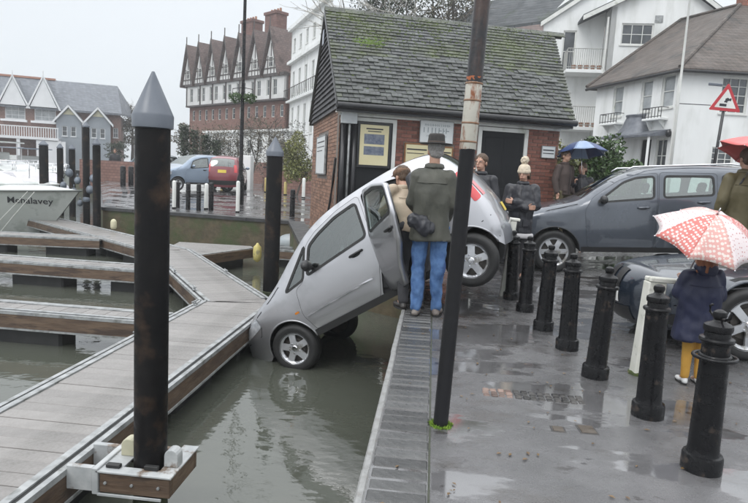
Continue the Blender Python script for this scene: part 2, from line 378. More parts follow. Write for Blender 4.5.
# ---------------------------------------------------------------- pontoons
def offs(path,d):
    out=[]
    for i,p in enumerate(path):
        a=Vector(path[max(i-1,0)]);b=Vector(path[min(i+1,len(path)-1)]);c=Vector(p)
        ns=[]
        if i>0: t=(c-a).normalized(); ns.append(Vector((t.y,-t.x)))
        if i<len(path)-1: t=(b-c).normalized(); ns.append(Vector((t.y,-t.x)))
        n_=sum(ns,Vector((0,0))).normalized(); out.append(c+n_*d/max(.5,n_.dot(ns[0])))
    return out
def strip(path,d0,d1,z0,z1,name,m,parent,smooth=False):
    a=offs(path,d0);b=offs(path,d1);mb=MB()
    for i in range(len(path)-1):
        q=[a[i],a[i+1],b[i+1],b[i]]
        mb.add([(p.x,p.y,z0) for p in q]+[(p.x,p.y,z1) for p in q],[(3,2,1,0),(4,5,6,7),(0,1,5,4),(2,3,7,6)]+([(3,0,4,7)] if i==0 else [])+([(1,2,6,5)] if i==len(path)-2 else []))
    return mb.build(name,m,parent)
ZD=-.5
def pontoon(path,w,label,plank=.145,planks=True,cleats=(),name='pontoon',group=None):
    """walkway along path; w is half width; positive side is to the right of travel"""
    q=empty(name,(path[0][0],path[0][1],WATER),0,label,name.replace('_',' '),group); ox,oy=path[0]
    P=[(x-ox,y-oy) for x,y in path]; zz=ZD-WATER
    strip(P,-w+.03,w-.03,zz-.12,zz-.028,'subframe',FLOATM,q)
    for s in(-1,1):
        strip(P,s*(w-.052),s*(w+.002),zz-.03,zz+.016,'edge_rail',GALV,q)
        strip(P,s*(w-.012),s*(w+.032),zz-.02,zz+.004,'rub_or_glint_strip',RUBBER,q)
        strip(P,s*(w+.034),s*(w+.075),zz-.03,zz+.010,'outer_rail',GALV,q)
        strip(P,s*(w+.028),s*(w+.07),zz-.2,zz-.032,'fascia',TIMB,q)
        strip(P,s*(w+.02),s*(w+.078),zz-.225,zz-.202,'fascia_trim',GALV,q)
    # floats
    L=[0]
    for a,b in zip(P[:-1],P[1:]): L.append(L[-1]+(Vector(b)-Vector(a)).length)
    def at(s):
        for i in range(len(P)-1):
            if s<=L[i+1] or i==len(P)-2:
                a=Vector(P[i]);b=Vector(P[i+1]);t=(s-L[i])/(L[i+1]-L[i]); return a.lerp(b,t),math.atan2(b.y-a.y,b.x-a.x)
    s=.7
    while s<L[-1]-.3:
        c,a=at(s); MB().box(-.5,.5,-w*.86,w*.86,-.22,zz-.12,c=.03).build('float',FLOATM,q,mat4=TR(c.x,c.y,0,a)); s+=1.9
    if planks:
        hw=w-.056; me=[MB().box(-plank/2+.0025,plank/2-.0025,-hw,hw,-.03,.0+.0015*k,c=.003).mesh('plank') for k in range(3)]
        for x in me: x.materials.append(DECK)
        s=plank/2;k=0
        while s<L[-1]:
            c,a=at(s); i=max(j for j in range(len(P)-1) if L[j]<=s); 
            if k<300: link('plank',me[random.randrange(3)],None,q,mat4=TR(c.x,c.y,zz+.002+random.uniform(-.001,.001),a))
            k+=1; s+=plank
    for s,side in cleats:
        c,a=at(s); mb=MB(); mb.box(-.05,.05,-.025,.025,0,.012,c=.004); mb.tube([(-.03,0,.01),(-.03,0,.05)],.01,6); mb.tube([(.03,0,.01),(.03,0,.05)],.01,6); mb.tube([(-.1,0,.058),(-.05,0,.052),(.05,0,.052),(.1,0,.058)],.011,6)
        n_=Vector((-math.sin(a),math.cos(a)))*-side*w
        mb.build('cleat',GALV,q,True,mat4=TR(c.x+n_.x,c.y+n_.y,zz+.016,a))
    return q
pontoon([(-2.685,1.2),(-2.685,8.15)],.465,'grey decked floating pontoon running beside the quay to the nose of the silver car',cleats=((5.0,-1),(6.6,-1)))
J=pontoon([(-2.74,8.34),(-5.75,12.75),(-8.3,14.75),(-11.6,17.3),(-16,20.3)],.43,'far pontoon walkway angling away left from the silver car towards the white boats',cleats=((.8,-1),(2.4,-1),(2.2,1)))
# junction wedge
jp=MB().prism([(-3.15,8.16),(-2.22,8.16),(-2.22,8.3),(-2.39,8.55),(-3.09,8.09)],-.6,-.497); o=jp.build('junction_plate',DECK,J); o.matrix_local=Matrix.Translation((2.74,-8.34,-WATER))
fg='finger berths off the walkway'
pontoon([(-9.5,7.05),(-3.24,7.05)],.2,'nearest timber sided finger berth joining the main pontoon',name='finger_pontoon',group=fg)
pontoon([(-13.5,10.4),(-4.75,10.4)],.27,'middle timber sided finger berth, behind the nearest one',name='finger_pontoon',group=fg)
pontoon([(-17,12.6),(-8.0,14.05)],.3,'farthest finger berth right under the white boat hull',name='finger_pontoon',group=fg)
# gusset deck to the right
gs=empty('gusset_pontoon',(-4.9,12.3,WATER),0,'short triangular pontoon branch with timber fascia left of the yellow fender','pontoon')
zz=ZD-WATER
MB().prism([(0,0),(.7,1.7),(.5,2.1),(-1.3,2.0),(-1.1,1.0)],zz-.1,zz).build('deck',DECK,gs)
MB().prism([(0.02,-.03),(.06,-.05),(.77,1.68),(.73,1.7)],zz-.2,zz+.0).build('fascia',TIMB,gs)
MB().prism([(-.02,.04),(.03,.0),(.72,1.7),(.66,1.72)],zz,zz+.02).build('edge_rail',GALV,gs)
MB().prism([(.05,.3),(.5,1.5),(-.9,1.7),(-.9,1.0)],0-.25,zz-.1).build('float',FLOATM,gs)
# rear cross pontoon to the right of the pile
pontoon([(-3.9,14.35),(-2.75,14.35)],.3,'small pale pontoon stub behind the second pile',name='landing_stage',planks=False)
YEL=mat('yellow fender',(.5,.42,.12),(.6,.52,.22),5,.5,c3=(.3,.27,.15),s3=6)
f=MB(); f.lathe([(.0,-.22),(.04,-.2),(.09,-.15),(.10,-.05),(.10,.05),(.09,.15),(.04,.2),(.02,.24)],16); o=f.build('fender',YEL,None,True); o.location=(-4.0,13.6,-.55); tag(o,'yellow cylindrical fender hanging by the second pile','fender')
f=MB(); f.lathe([(.0,-.13),(.06,-.12),(.08,-.07),(.08,.07),(.06,.12),(.02,.15)],14); o=f.build('fender',mat('cream fender',(.5,.47,.3),(.6,.56,.4),5,.5),None,True); o.location=(-8.55,15.45,-.3); tag(o,'small cream fender at the foot of the left black pile','fender')
# ---------------------------------------------------------------- piles
def pile(x,y,r,ztop,label,cone=.28,zb=-2.2):
    q=empty('mooring_pile',(x,y,WATER),0,label,'pile','black mooring piles with grey conical caps')
    MB().lathe([(r,zb),(r,ztop-cone-.05-WATER)],32).build('shaft',PILE,q,True,angle=40)
    MB().lathe([(r+.002,-.1),(r+.006,-.05),(r+.007,.12),(r+.003,.2),(r+.001,.22)],32).build('weed_band',mat('green weed band',(.02,.028,.012),(.045,.055,.022),14,.7,bump=.006,bscale=40),q,True)
    c=MB().lathe([(r+.004,ztop-cone-.055-WATER),(r+.016,ztop-cone-.05-WATER),(r+.018,ztop-cone-WATER+.02),(r+.012,ztop-cone+.035-WATER),(.008,ztop-WATER-.002),(.0,ztop-WATER)],32).build('cap',CONE,q,True,angle=30)
    return q
pile(-1.69,3.5,.102,1.955,'tall black pile with grey pointed cap nearest the camera, standing in a timber clamp')
pile(-2.73,10.16,.135,1.97,'black pile with grey pointed cap behind the nose of the silver car')
# guide clamp bracket on the near pile (belongs to the pontoon: separate thing bolted to it)
cb=empty('pile_guide',(-1.69,3.5,ZD),0,'timber and steel pile guide bolted to the pontoon round the nearest pile','bracket')
WG=mat('bracket paint',(.33,.345,.35),(.46,.47,.47),7,.45,.6,c3=(.16,.12,.09),s3=5)
MB().box(-.24,.21,-.185,-.145,-.115,.012,c=.004).build('front_beam',TIMB,cb)
MB().box(.17,.21,-.143,.2,-.115,.012,c=.004).build('side_beam',TIMB,cb)
MB().box(-.24,.21,.202,.24,-.115,.012,c=.004).build('rear_beam',TIMB,cb)
MB().box(-.26,.222,-.195,-.112,.0135,.026,c=.002).build('front_plate',WG,cb)
MB().box(.115,.222,-.11,.25,.0135,.026,c=.002).build('side_plate',WG,cb)
MB().box(-.26,-.12,-.11,.25,.0135,.026,c=.002).build('inner_plate',WG,cb)
MB().box(-.285,-.245,-.195,.25,-.13,.04,c=.004).build('mounting_plate',WG,cb)
MB().box(-.46,-.288,-.18,-.14,-.12,.035,c=.004).build('bracket_arm',WG,cb)
MB().box(-.46,-.288,.12,.16,-.12,.035,c=.004).build('bracket_arm',WG,cb)
MB().box(-.25,.16,-.197,-.187,-.135,-.117,c=.002).build('lower_trim',WG,cb)
CRB=mat('cream roller',(.42,.4,.28),(.5,.48,.36),6,.5)
for x,y,rz in((.165,-.03,0),(-.165,.06,PI)):
    pr=[(.045*math.cos(t),.045*math.sin(t)+.07) for t in np.linspace(0,PI,9)]+[(-.045,0),(.045,0)]
    MB().prism(pr,-.04,.04,'y').build('roller_block',WG if x>0 else CRB,cb,mat4=TR(x,y,.027,rz),bevel=.006)
MB().box(.02,.11,-.135,-.105,.027,.055,c=.004).build('wear_pad',RUBBER,cb)
MB().box(-.22,-.13,-.15,-.112,.027,.05,c=.004).build('wear_pad',RUBBER,cb)
bl=MB()
for x in(-.2,-.03,.14): bl.lathe([(.0,0),(.010,0),(.010,.010),(.0,.012)],6,TR(x,-.186,-.05,0,R_(90)))
bl.build('bolts',GALV,cb)['kind']='stuff'
# background piles at left
pg='black piles among the moored boats'
for px,pt,d,r,lab,capd in((96.5,146,17.5,.11,'stout black pile right of the boat bow',.0),(86,128,21,.115,'tallest black pile, hung with grey buoys',.0),(72,150,24,.12,'short black pile between the cabin windows and the tallest pile',0),(60,149,24,.12,'middle short black pile over the boats',0),(43.5,146,24,.17,'leftmost black pile, beside a white cover',0)):
    p=ray(px,pt)*d; p.z+=H; x,y=p.x,p.y
    q=empty('mooring_pile',(x,y,WATER),0,lab,'pile',pg)
    hh=p.z-WATER
    MB().lathe([(r,-1.2),(r,hh),(r*.8,hh+.02)],20).build('shaft',PILE,q,True,angle=40)
    MB().lathe([(r*.9,hh+.02),(r*1.05,hh+.03),(r*1.05,hh+.07),(r*.2,hh+.22)],20).build('cap',CONE,q,True,angle=30)
BUOY=mat('grey blue buoy',(.05,.065,.09),(.2,.23,.27),4,.5,rand=.3)
BL_=['highest grey buoy at the left of the bunch','second highest grey buoy of the bunch, left of the black pile','grey buoy in the middle right of the bunch','grey buoy low at the left of the bunch','leftmost grey buoy of the bunch','grey buoy low in the middle of the bunch','lowest grey buoy of the bunch','grey buoy at the upper right of the bunch']
for i,(dx,z) in enumerate(((-.5,.9),(-.2,.65),(.25,.35),(-.35,.25),(-.75,.45),(.1,.0),(-.15,-.15),(.35,.75))):
    c=atY(86,180,20.4); f=MB(); r=random.uniform(.09,.13); f.ell((0,0,0),(r,r,r*1.2),14,9); f.tube([(0,0,r),(0,0,r*2.2)],.015,6)
    o=f.build('buoy',BUOY,None,True); o.location=(c.x+dx,c.y-.2+.1*i%3*.1,z); tag(o,BL_[i],'buoy','bunch of grey buoys at the pile')
# ---------------------------------------------------------------- bollards
def bollard_proto(ring):
    q=empty('bollard',(0,0,0))
    MB().lathe([(.098,-.03),(.098,.075),(.093,.088),(.08,.092),(.077,.1),(.075,.13),(.066,.66),(.068,.675),(.080,.68),(.084,.69),(.080,.70),(.062,.706),(.060,.73)],32).build('shaft',BLACKP,q,True,angle=35)
    MB().lathe([(.060,.731),(.066,.735),(.069,.75),(.067,.765),(.056,.772),(.034,.782),(.026,.792),(.030,.803),(.034,.815),(.030,.832),(.014,.842),(0,.844)],32).build('head',BLACKP,q,True,angle=35)
    if ring:
        m=MB()
        n=28; R=.098
        m.tube([(R*math.cos(2*PI*k/n),R*math.sin(2*PI*k/n),.60) for k in range(n+1)],.010,8); m.lathe([(.066,.585),(.077,.587),(.077,.613),(.066,.615)],24); m.build('ring',BLACKP,q,True)
        m=MB()
        for s in(-1,1): m.tube([(s*.05,0,.80),(s*.085,0,.815),(s*.09,0,.845),(s*.07,0,.855)],.007,6)
        m.tube([(-.05,0,.8),(.05,0,.8)],.008,6)
        m.build('chain_lug',BLACKP,q,True)
    return q
labs=['nearest black bollard at the lower right with a ring round its neck','second black bollard from the front, just left of the child','third black bollard from the front, left of the white post','fourth black bollard from the front','fifth black bollard from the front, in front of the SUV wheel','sixth black bollard from the front, left of the SUV wheel','farthest black bollard, beside the thin white post']
bp=[bollard_proto(True),bollard_proto(False)]
used=[0,0]
for i,(x,y) in enumerate([(1.47,3.1),(1.44,3.80),(1.30,4.52),(1.25,5.25),(1.16,5.9),(1.10,6.7),(1.03,7.35)]):
    k=0 if i==0 else 1
    b=bp[k] if not used[k] else copy_tree(bp[k]); used[k]=1
    b.location=(x,y,0); b.rotation_euler=(random.uniform(-.012,.012),random.uniform(.0,.03)+(.015 if i in(2,6) else 0),random.uniform(0,3)); tag(b,labs[i],'bollard','black bollards along the quay')
# far bollards
def small_post(px,py,h,r,m,lab,cat,grp,z=0):
    c=atZ(px,py,z); q=empty('marker_post',(c.x,c.y,gz(c.x,c.y)),0,lab,cat,grp)
    MB().lathe([(r,-.1),(r,h-.05),(r*.8,h-.02),(r*.3,h)],14).build('shaft',m,q,True,angle=40)
    if m is BLACKP: MB().lathe([(r*1.15,h*.68),(r*1.2,h*.7),(r*1.15,h*.72)],14).build('collar',m,q,True)
    else: MB().lathe([(r*1.05,0),(r*1.05,.06)],14).build('foot',BLACKP,q)
g1='black posts by the far quay edge'; g2='white posts on the far quay'; g3='yellow posts in front of the red car'
YP=mat('yellow paint',(.5,.40,.14),(.58,.48,.2),5,.5)
for a in [(177.5,208,.85,.07,BLACKP,'leftmost black post under the pale blue car','bollard',g1),(188,210,.85,.07,BLACKP,'second black post under the pale blue car','bollard',g1),(198.5,211,.85,.07,BLACKP,'third black post, left of a white post','bollard',g1),(211,211,.9,.075,BLACKP,'black post under the rear wheel of the pale blue car','bollard',g1),(292,217,.85,.08,BLACKP,'black post right of the second pile','bollard',g1),
 (174,209,.9,.06,WHITEP,'white post touching the near pile outline','post',g2),(206,210,.85,.065,WHITEP,'white post between two black posts','post',g2),(237.5,213,1.0,.06,WHITEP,'white post left of the lamp column foot','post',g2),(303,205,.85,.07,WHITEP,'white post by the corner of the brick hut','post',g2),
 (222,190,.85,.08,YP,'yellow post just below the red car','post',g3,.2),(265,199,.7,.05,YP,'slim yellow post near the white garden wall','post',g3),(285,202,.6,.07,YP,'yellow post right beside the second pile','post',g3)]: small_post(*a)
for px,lb in((123,'left one of two dark posts beyond the far quay wall'),(131,'right one of two dark posts, touching the near pile outline')): small_post(px,192,.9,.12,BLACKP,lb,'bollard','pair of dark posts beyond the far quay')
# white painted timber posts and knee rail
q=empty('gate_post',(1.685,4.68,0),R_(8),'white painted timber barrier post with green tuft and rail by the black car','post'); q.rotation_euler=(0,R_(3.0),R_(8))
MB().box(-.07,.07,-.05,.05,-.05,.73,c=.008).build('upright',DIRTYW,q)
MB().box(-.07,.27,-.06,.04,.732,.765,c=.006).build('top_rail',DIRTYW,q)
lf=MB()
for i in range(90):
    a=random.uniform(0,6.3);b=random.uniform(-1,1);r=random.uniform(.01,.05); c=Vector((.05+r*math.cos(a),-.06-abs(r*.5),.50+r*b*1.3)); s=.014
    u=Vector((random.uniform(-1,1),random.uniform(-1,1),random.uniform(-1,1))).normalized()*s; w_=Vector((random.uniform(-1,1),random.uniform(-1,1),random.uniform(-1,1))).normalized()*s
    lf.add([c-u,c+w_*.6,c+u,c-w_*.6],[(0,1,2,3)])
lf.build('wreath',LEAF,q)
for i in range(60):
    pass
MB().lathe([(.095,-.01),(.09,.012),(.07,.02)],10).build('moss_tuft',MOSS,q)
q=empty('gate_post',(.945,7.52,0),0,'slim white timber post beside the farthest black bollard','post'); q.rotation_euler=(0,R_(4),0)
MB().box(-.035,.035,-.035,.035,-.05,.95,c=.006).build('upright',DIRTYW,q)
MB().box(-.07,.07,-.045,.045,.952,.985,c=.006).build('cap',DIRTYW,q)
# ---------------------------------------------------------------- foreground pole
m,n,l,p=node_mat('banded pole paint')
tcn=n.new('ShaderNodeTexCoord'); sp=n.new('ShaderNodeSeparateXYZ'); l.new(tcn.outputs['Object'],sp.inputs[0])
z=sp.outputs[2]; jz=mth('ADD',z,mth('MULTIPLY',nse(14,4),.03))
isw=mth('MULTIPLY',mth('GREATER_THAN',jz,1.6),mth('LESS_THAN',jz,1.955))
rust=rg(nse(7,5,.7,st=(1,1,.35)),.52,.60,0,1)
rust2=rg(nse(5,5,.7,st=(1,1,.3)),.5,.6,0,1)
blackc=mixn(mth('MULTIPLY',rust2,mth('MULTIPLY',mth('GREATER_THAN',jz,1.9),.75)),(.008,.008,.010),(.055,.028,.02))
whitec=mixn(rust,(.48,.46,.40),(.22,.07,.025))
rb=mth('MULTIPLY',mth('GREATER_THAN',jz,1.935),mth('LESS_THAN',jz,1.985))
cc=mixn(isw,blackc,whitec); cc=mixn(mth('MULTIPLY',rb,mth('GREATER_THAN',nse(9,3),.5)),cc,(.3,.08,.02))
l.new(cc,p.inputs['Base Color']); p.inputs['Roughness'].default_value=.4
bb=n.new('ShaderNodeBump'); bb.inputs['Distance'].default_value=.004; l.new(nse(20,4),bb.inputs['Height']); l.new(bb.outputs[0],p.inputs['Normal'])
q=empty('signal_pole',(.13,3.36,0),0,'black metal pole with a rusty white painted band standing on the quay','pole'); q.rotation_euler=(0,R_(1.5),0)
MB().lathe([(.043,-.05),(.043,1.58),(.045,1.585),(.045,1.97),(.043,1.98),(.043,4.2)],32).build('shaft',m,q,True,angle=40)
for z0 in(1.62,1.72,1.84,1.93): 
    MB().lathe([(.046,z0),(.048,z0+.002),(.048,z0+.008),(.046,z0+.010)],28).build('strap',mat('rusty strap',(.16,.07,.03),(.3,.2,.14),20,.7,bump=.002),q,True)
g=MB()
for i in range(420):
    a=random.uniform(0,6.3);r=random.uniform(.043,.070); x,y=.13+r*math.cos(a),3.36+r*math.sin(a); h=random.uniform(.006,.018); b=random.uniform(0,6.3); s=.005
    g.add([(x-s*math.cos(b),y-s*math.sin(b),0),(x+s*math.cos(b),y+s*math.sin(b),0),(x+random.uniform(-.015,.015),y+random.uniform(-.015,.015),h)],[(0,1,2)])
tag(g.build('grass_tuft',mat('bright moss',(.10,.2,.015),(.18,.28,.03),20,.8)),'bright green moss and grass ring at the foot of the pole','moss',kind='stuff')
# ---------------------------------------------------------------- street lamp with hanging basket
c=atY(240,203,21); zb=gz(c.x,21)
q=empty('street_lamp',(c.x,21,zb),0,'tall dark lamp column with a green hanging basket on the far quay','street lamp')
MB().lathe([(.13,0),(.13,.9),(.11,1.0),(.075,1.1),(.06,4),(.05,9)],16).build('column',BLACKP,q,True,angle=40)
MB().tube([(0,0,8.9),(.3,0,9.3),(1.0,0,9.4)],.035,8).build('bracket',BLACKP,q,True)
MB().ell((1.15,0,9.36),(.3,.12,.08)).build('lantern',CONE,q,True)
MB().tube([(-.38,0,3.78),(-.36,0,4.05),(0,0,4.1),(.36,0,4.05),(.38,0,3.78)],.015,6).build('basket_arm',BLACKP,q)
lf=MB()
for s in(-.25,.25):
    for i in range(420):
        d=Vector((random.gauss(0,1),random.gauss(0,1),random.gauss(0,1))).normalized()*random.uniform(.5,1); c3=Vector((s+d.x*.26,d.y*.24,3.75+d.z*.2)); sz=.04
        u=Vector((random.uniform(-1,1),random.uniform(-1,1),random.uniform(-1,1))).normalized()*sz; w_=Vector((random.uniform(-1,1),random.uniform(-1,1),random.uniform(-1,1))).normalized()*sz
        lf.add([c3-u,c3+w_*.6,c3+u,c3-w_*.6],[(0,1,2,3)])
lf.build('basket_plants',LEAF,q)
# ---------------------------------------------------------------- cars
def catmull(P,n=8):
    out=[]
    for i in range(len(P)-1):
        p0=P[max(i-1,0)];p1=P[i];p2=P[i+1];p3=P[min(i+2,len(P)-1)]
        for k in range(n):
            t=k/n; out.append(tuple(.5*((2*p1[j])+(-p0[j]+p2[j])*t+(2*p0[j]-5*p1[j]+4*p2[j]-p3[j])*t*t+(-p0[j]+3*p1[j]-3*p2[j]+p3[j])*t**3) for j in(0,1)))
    out.append(tuple(P[-1])); return out
def offpoly(P,d):
    n=len(P); A=sum(P[i][0]*P[(i+1)%n][1]-P[(i+1)%n][0]*P[i][1] for i in range(n)); s=1 if A>0 else -1; out=[]
    for i in range(n):
        a=Vector(P[i-1]);b=Vector(P[i]);c=Vector(P[(i+1)%n]); t1=(b-a).normalized();t2=(c-b).normalized()
        n1=Vector((t1.y,-t1.x))*s;n2=Vector((t2.y,-t2.x))*s; m=(n1+n2); m=m.normalized() if m.length>.2 else n1
        out.append(tuple(b+m*(d/max(.45,m.dot(n1)))))
    return out
def rnd(P,r=.05,n=4):   # round polygon corners
    out=[]
    for i in range(len(P)):
        a=Vector(P[i-1]);b=Vector(P[i]);c=Vector(P[(i+1)%len(P)])
        u=(a-b);v=(c-b);rr=min(r,u.length*.45,v.length*.45); s=b+u.normalized()*rr;e=b+v.normalized()*rr
        for k in range(n+1):
            t=k/n; out.append(tuple(s*(1-t)**2+b*2*t*(1-t)+e*t*t))
    return out
def make_car(sp,root):
    paint=sp['paint']; Lc=sp['L']; w=sp['w']; top=catmull(sp['top'],7); T=np.array(top)
    seg0,seg1=T[:-1],T[1:]; Dg=seg1-seg0; LL=(Dg**2).sum(1)+1e-12
    rr=sp.get('r',.10); belt=sp['belt']
    def beltz(x): return np.interp(x,[b[0] for b in belt],[b[1] for b in belt])
    def S(x,z,dist=None):
        x=float(x);z=float(z)
        y=w
        if x<sp.get('pf',.7): y-=sp.get('kf',.15)*((sp.get('pf',.7)-x)/sp.get('pf',.7))**2
        xr=Lc-x
        if xr<.7: y-=sp.get('kr',.11)*((.7-xr)/.7)**2
        zb=beltz(x)
        if z<zb: y-=.035*((z-.62)/.45)**2+ (.012 if z<.42 else 0)
        else: y-=.035*((zb-.62)/.45)**2+(z-zb)*sp.get('tumble',.34)
        if dist is None:
            t=np.clip(((np.array((x,z))-seg0)*Dg).sum(1)/LL,0,1); d=math.sqrt((((seg0+Dg*t[:,None])-np.array((x,z)))**2).sum(1).min())
        else: d=dist
        if d<rr: y-=rr-math.sqrt(max(0,rr*rr-(rr-d)**2))
        return y
    ra=sp['ra']; zs=sp['sill']; Rw=sp['R']
    def arch(xc):
        a0=math.asin(min(.99,(zs-Rw)/ra)) if zs<Rw else math.asin((zs-Rw)/ra)
        return [(xc-ra*math.cos(a),Rw+ra*math.sin(a)) for a in np.linspace(PI-a0,a0,15)]   # rear to front along the bottom
    bottom=[(sp['xr']+.0,0)]
    bot=arch(sp['xr'])+arch(sp['xf'])
    bot=[(2*sp['xr']-x,z) for x,z in arch(sp['xr'])][::-1]; bot=[]
    for xc in(sp['xr'],sp['xf']):
        a0=math.asin((zs-Rw)/ra)
        bot+=[(xc+ra*math.cos(a),Rw+ra*math.sin(a)) for a in np.linspace(a0,PI-a0,15)]
    outline=list(top)+[(p[0],p[1]) for p in bot]
    # insert points along long bottom edge
    wins=sp['wins']; doors=sp['doors']
    def sheet(out,holes,off=0,side=-1,spacing=.055,th=0):
        holes=[h for h in holes]
        v,f=cdt(out,holes,spacing)
        pts=[(p.x,side*(S(p.x,p.y)+off),p.y) for p in v]
        return MB().add(pts,f)
    def both(out,holes,off,name,m,parent,sides=(-1,1),thick=0):
        if not isinstance(parent,(list,tuple)): parent=[parent]*len(sides)
        return [sheet(out,holes,off,s).build(name,m,pp,True) for s,pp in zip(sides,parent)]
    bwins=[rnd(x,.04) for x in wins if x is not None]
    dpolys=[rnd(d['poly'],.06) for d in doors]
    # body: sides
    mb=MB()
    for s in(-1,1):
        q=sheet(outline,dpolys+bwins,0,s); mb.add(q.v,q.f)
    # wrap
    ys=[-1,-.94,-.88,-.7,-.5,-.25,0,.25,.5,.7,.88,.94,1]
    nT=len(T); nrm=[]
    for i in range(nT):
        t=T[min(i+1,nT-1)]-T[max(i-1,0)]; t/=np.linalg.norm(t); nrm.append((-t[1],t[0]))
    cw=[]
    for i in range(nT):
        nx=abs(nrm[i][0]); x=T[i][0]; k=sp.get('crown',.045)+(sp.get('crownf',.16) if x<Lc/2 else sp.get('crownr',.07))*max(0,nx-.25)/.75 if x<.6 or x>Lc-.6 else sp.get('crown',.045)
        cw.append(k)
    for _ in range(3): cw=[cw[0]]+[(cw[i-1]+cw[i]+cw[i+1])/3 for i in range(1,nT-1)]+[cw[-1]]
    yb=[S(T[i][0],T[i][1],0) for i in range(nT)]
    def wp(i,yj,off=0):
        c=cw[i]*(1-abs(yj)**2.4)+off
        return (T[i][0]+nrm[i][0]*c, yj*yb[i], T[i][1]+nrm[i][1]*c)
    def idx(pt): return int(((T-np.array(pt))**2).sum(1).argmin())
    def wrap(i0,i1,j0,j1,off=0,yl=None):
        yl=yl or ys[j0:j1+1]; v=[wp(i,y,off) for i in range(i0,i1+1) for y in yl]; n=len(yl)
        return MB().add(v,[(a*n+b,a*n+b+1,(a+1)*n+b+1,(a+1)*n+b) for a in range(i1-i0) for b in range(n-1)])
    ws=(idx(sp['ws'][0]),idx(sp['ws'][1])); rs=(idx(sp['rs'][0]),idx(sp['rs'][1]))
    J=len(ys)-1
    for a,b,j0,j1 in((0,ws[0],0,J),(ws[0],ws[1],0,2),(ws[0],ws[1],J-2,J),(ws[1],rs[0],0,J),(rs[0],rs[1],0,2),(rs[0],rs[1],J-2,J),(rs[1],nT-1,0,J)):
        q=wrap(a,b,j0,j1); mb.add(q.v,q.f)
    me=mb.mesh('body')
    body=link('body',me,paint,root,True); me.set_sharp_from_angle(angle=R_(50))
    link_w=wrap(ws[0],ws[1],2,J-2,-.004).build('windscreen',sp['glass'],root,True)
    link_r=wrap(rs[0],rs[1],2,J-2,-.004).build('rear_window',sp['glass'],root,True)
    # underbody + liners
    ub=MB(); v=[(x,s*(S(x,z)-.012),z) for x,z in bot for s in(-1,1)]; ub.add(v,[(2*i,2*i+1,2*i+3,2*i+2) for i in range(len(bot)-1)])
    a=top[0];b=top[-1]; ub.add([(a[0],-yb[0],a[1]),(a[0],yb[0],a[1]),(bot[-1][0],yb[0],bot[-1][1]),(bot[-1][0],-yb[0],bot[-1][1])],[(0,1,2,3)]); ub.add([(b[0],-yb[-1],b[1]),(b[0],yb[-1],b[1]),(bot[0][0],yb[-1],bot[0][1]),(bot[0][0],-yb[-1],bot[0][1])],[(0,1,2,3)])
    ub.build('underbody',DARK,root)
    allw=bwins+[rnd(d['win'],.05) for d in doors if d.get('win')]
    opened=[rnd(offpoly(d['poly'],-.05),.06) for d in doors if d.get('open')]
    lin=MB()
    for s in(-1,1):
        hol=[]
        if s==-1 and opened: hol=opened
        # windows that fall inside the opening are dropped
        ww=[w_ for w_ in allw if not (hol and inpoly(*np.mean(np.array(w_),0),hol[0]))]
        q=sheet(offpoly(outline,-.035),[offpoly(w_,.008) for w_ in ww]+hol,-.03,s,.09); lin.add(q.v,q.f)
    lin.build('door_lining',DARK,root)
    for w_ in bwins:
        o=both(w_,[],-.006,'side_window',sp['glass'],root); both(offpoly(w_,.018),[offpoly(w_,-.012)],.002,'window_seal',RUBBER,o)
    # doors
    for di,d in enumerate(doors):
        P=dpolys[di]; win=rnd(d['win'],.05) if d.get('win') else None
        for s in(-1,1):
            op=d.get('open') and s==-1
            mb=sheet(offpoly(P,-.004),[win] if win else [],0,s)
            M=None
            if op:
                hx,hz=d['hinge']; hy=-S(hx,.8); mb.v=[(x-hx,y-hy,z) for x,y,z in mb.v]; M=TR(hx,hy,0,-d['open'])
            o=mb.build('door',paint,root,True,mat4=M)
            if op:
                so_=o.modifiers.new('thick','SOLIDIFY'); so_.thickness=.05; so_.offset=-1 if True else 1
            def sub(q,name,m,smooth=True):
                if op: q.v=[(x-hx,y-hy,z) for x,y,z in q.v]
                return q.build(name,m,o,smooth)
            if win:
                sub(sheet(win,[],-.006,s),'window',sp['glass']); sub(sheet(offpoly(win,.02),[offpoly(win,-.012)],.002,s),'window_seal',sp.get('seal',RUBBER))
            if op: sub(sheet(offpoly(P,-.05),[offpoly(win,.03)],-.055,s),'inner_trim',DARK)
            hx0,hz0=d['handle']; hb=MB(); 
            y0=S(hx0,hz0); hb.tube([(hx0-.085,s*(y0+.005),hz0),(hx0-.07,s*(y0+.03),hz0+.003),(hx0+.06,s*(y0+.03),hz0+.006),(hx0+.085,s*(y0+.005),hz0+.006)],.014,8); hb.ell((hx0-.01,s*(y0-.003),hz0-.012),(.07,.012,.026))
            sub(hb,'handle',sp.get('handlem',paint))
    # crease highlight strips and sills
    if sp.get('strip'):
        z0,z1,xa,xb=sp['strip']; both([(x,z0+(x-xa)*sp.get('sslope',0)) for x in np.linspace(xa,xb,10)]+[(x,z1+(x-xa)*sp.get('sslope',0)) for x in np.linspace(xb,xa,10)],[],.012,'rub_or_glint_strip',sp['stripm'],root)
    xa=sp['xf']+ra+.01;xb=sp['xr']-ra-.01
    both([(x,zs-.01) for x in np.linspace(xa,xb,12)]+[(x,zs+.07) for x in np.linspace(xb,xa,12)],[],.012,'sill_trim',sp.get('sillm',RUBBER),root)
    # arch lips
    for xc in(sp['xf'],sp['xr']):
        a0=math.asin((zs-Rw)/ra)
        for s in(-1,1): lp=MB(); lp.tube([(xc+(ra-.002)*math.cos(a),s*(S(xc+ra*math.cos(a),Rw+ra*math.sin(a))-.008),Rw+(ra-.002)*math.sin(a)) for a in np.linspace(a0,PI-a0,24)],.012,6); lp.build('wheel_arch_lip',sp.get('archm',paint),root,True)
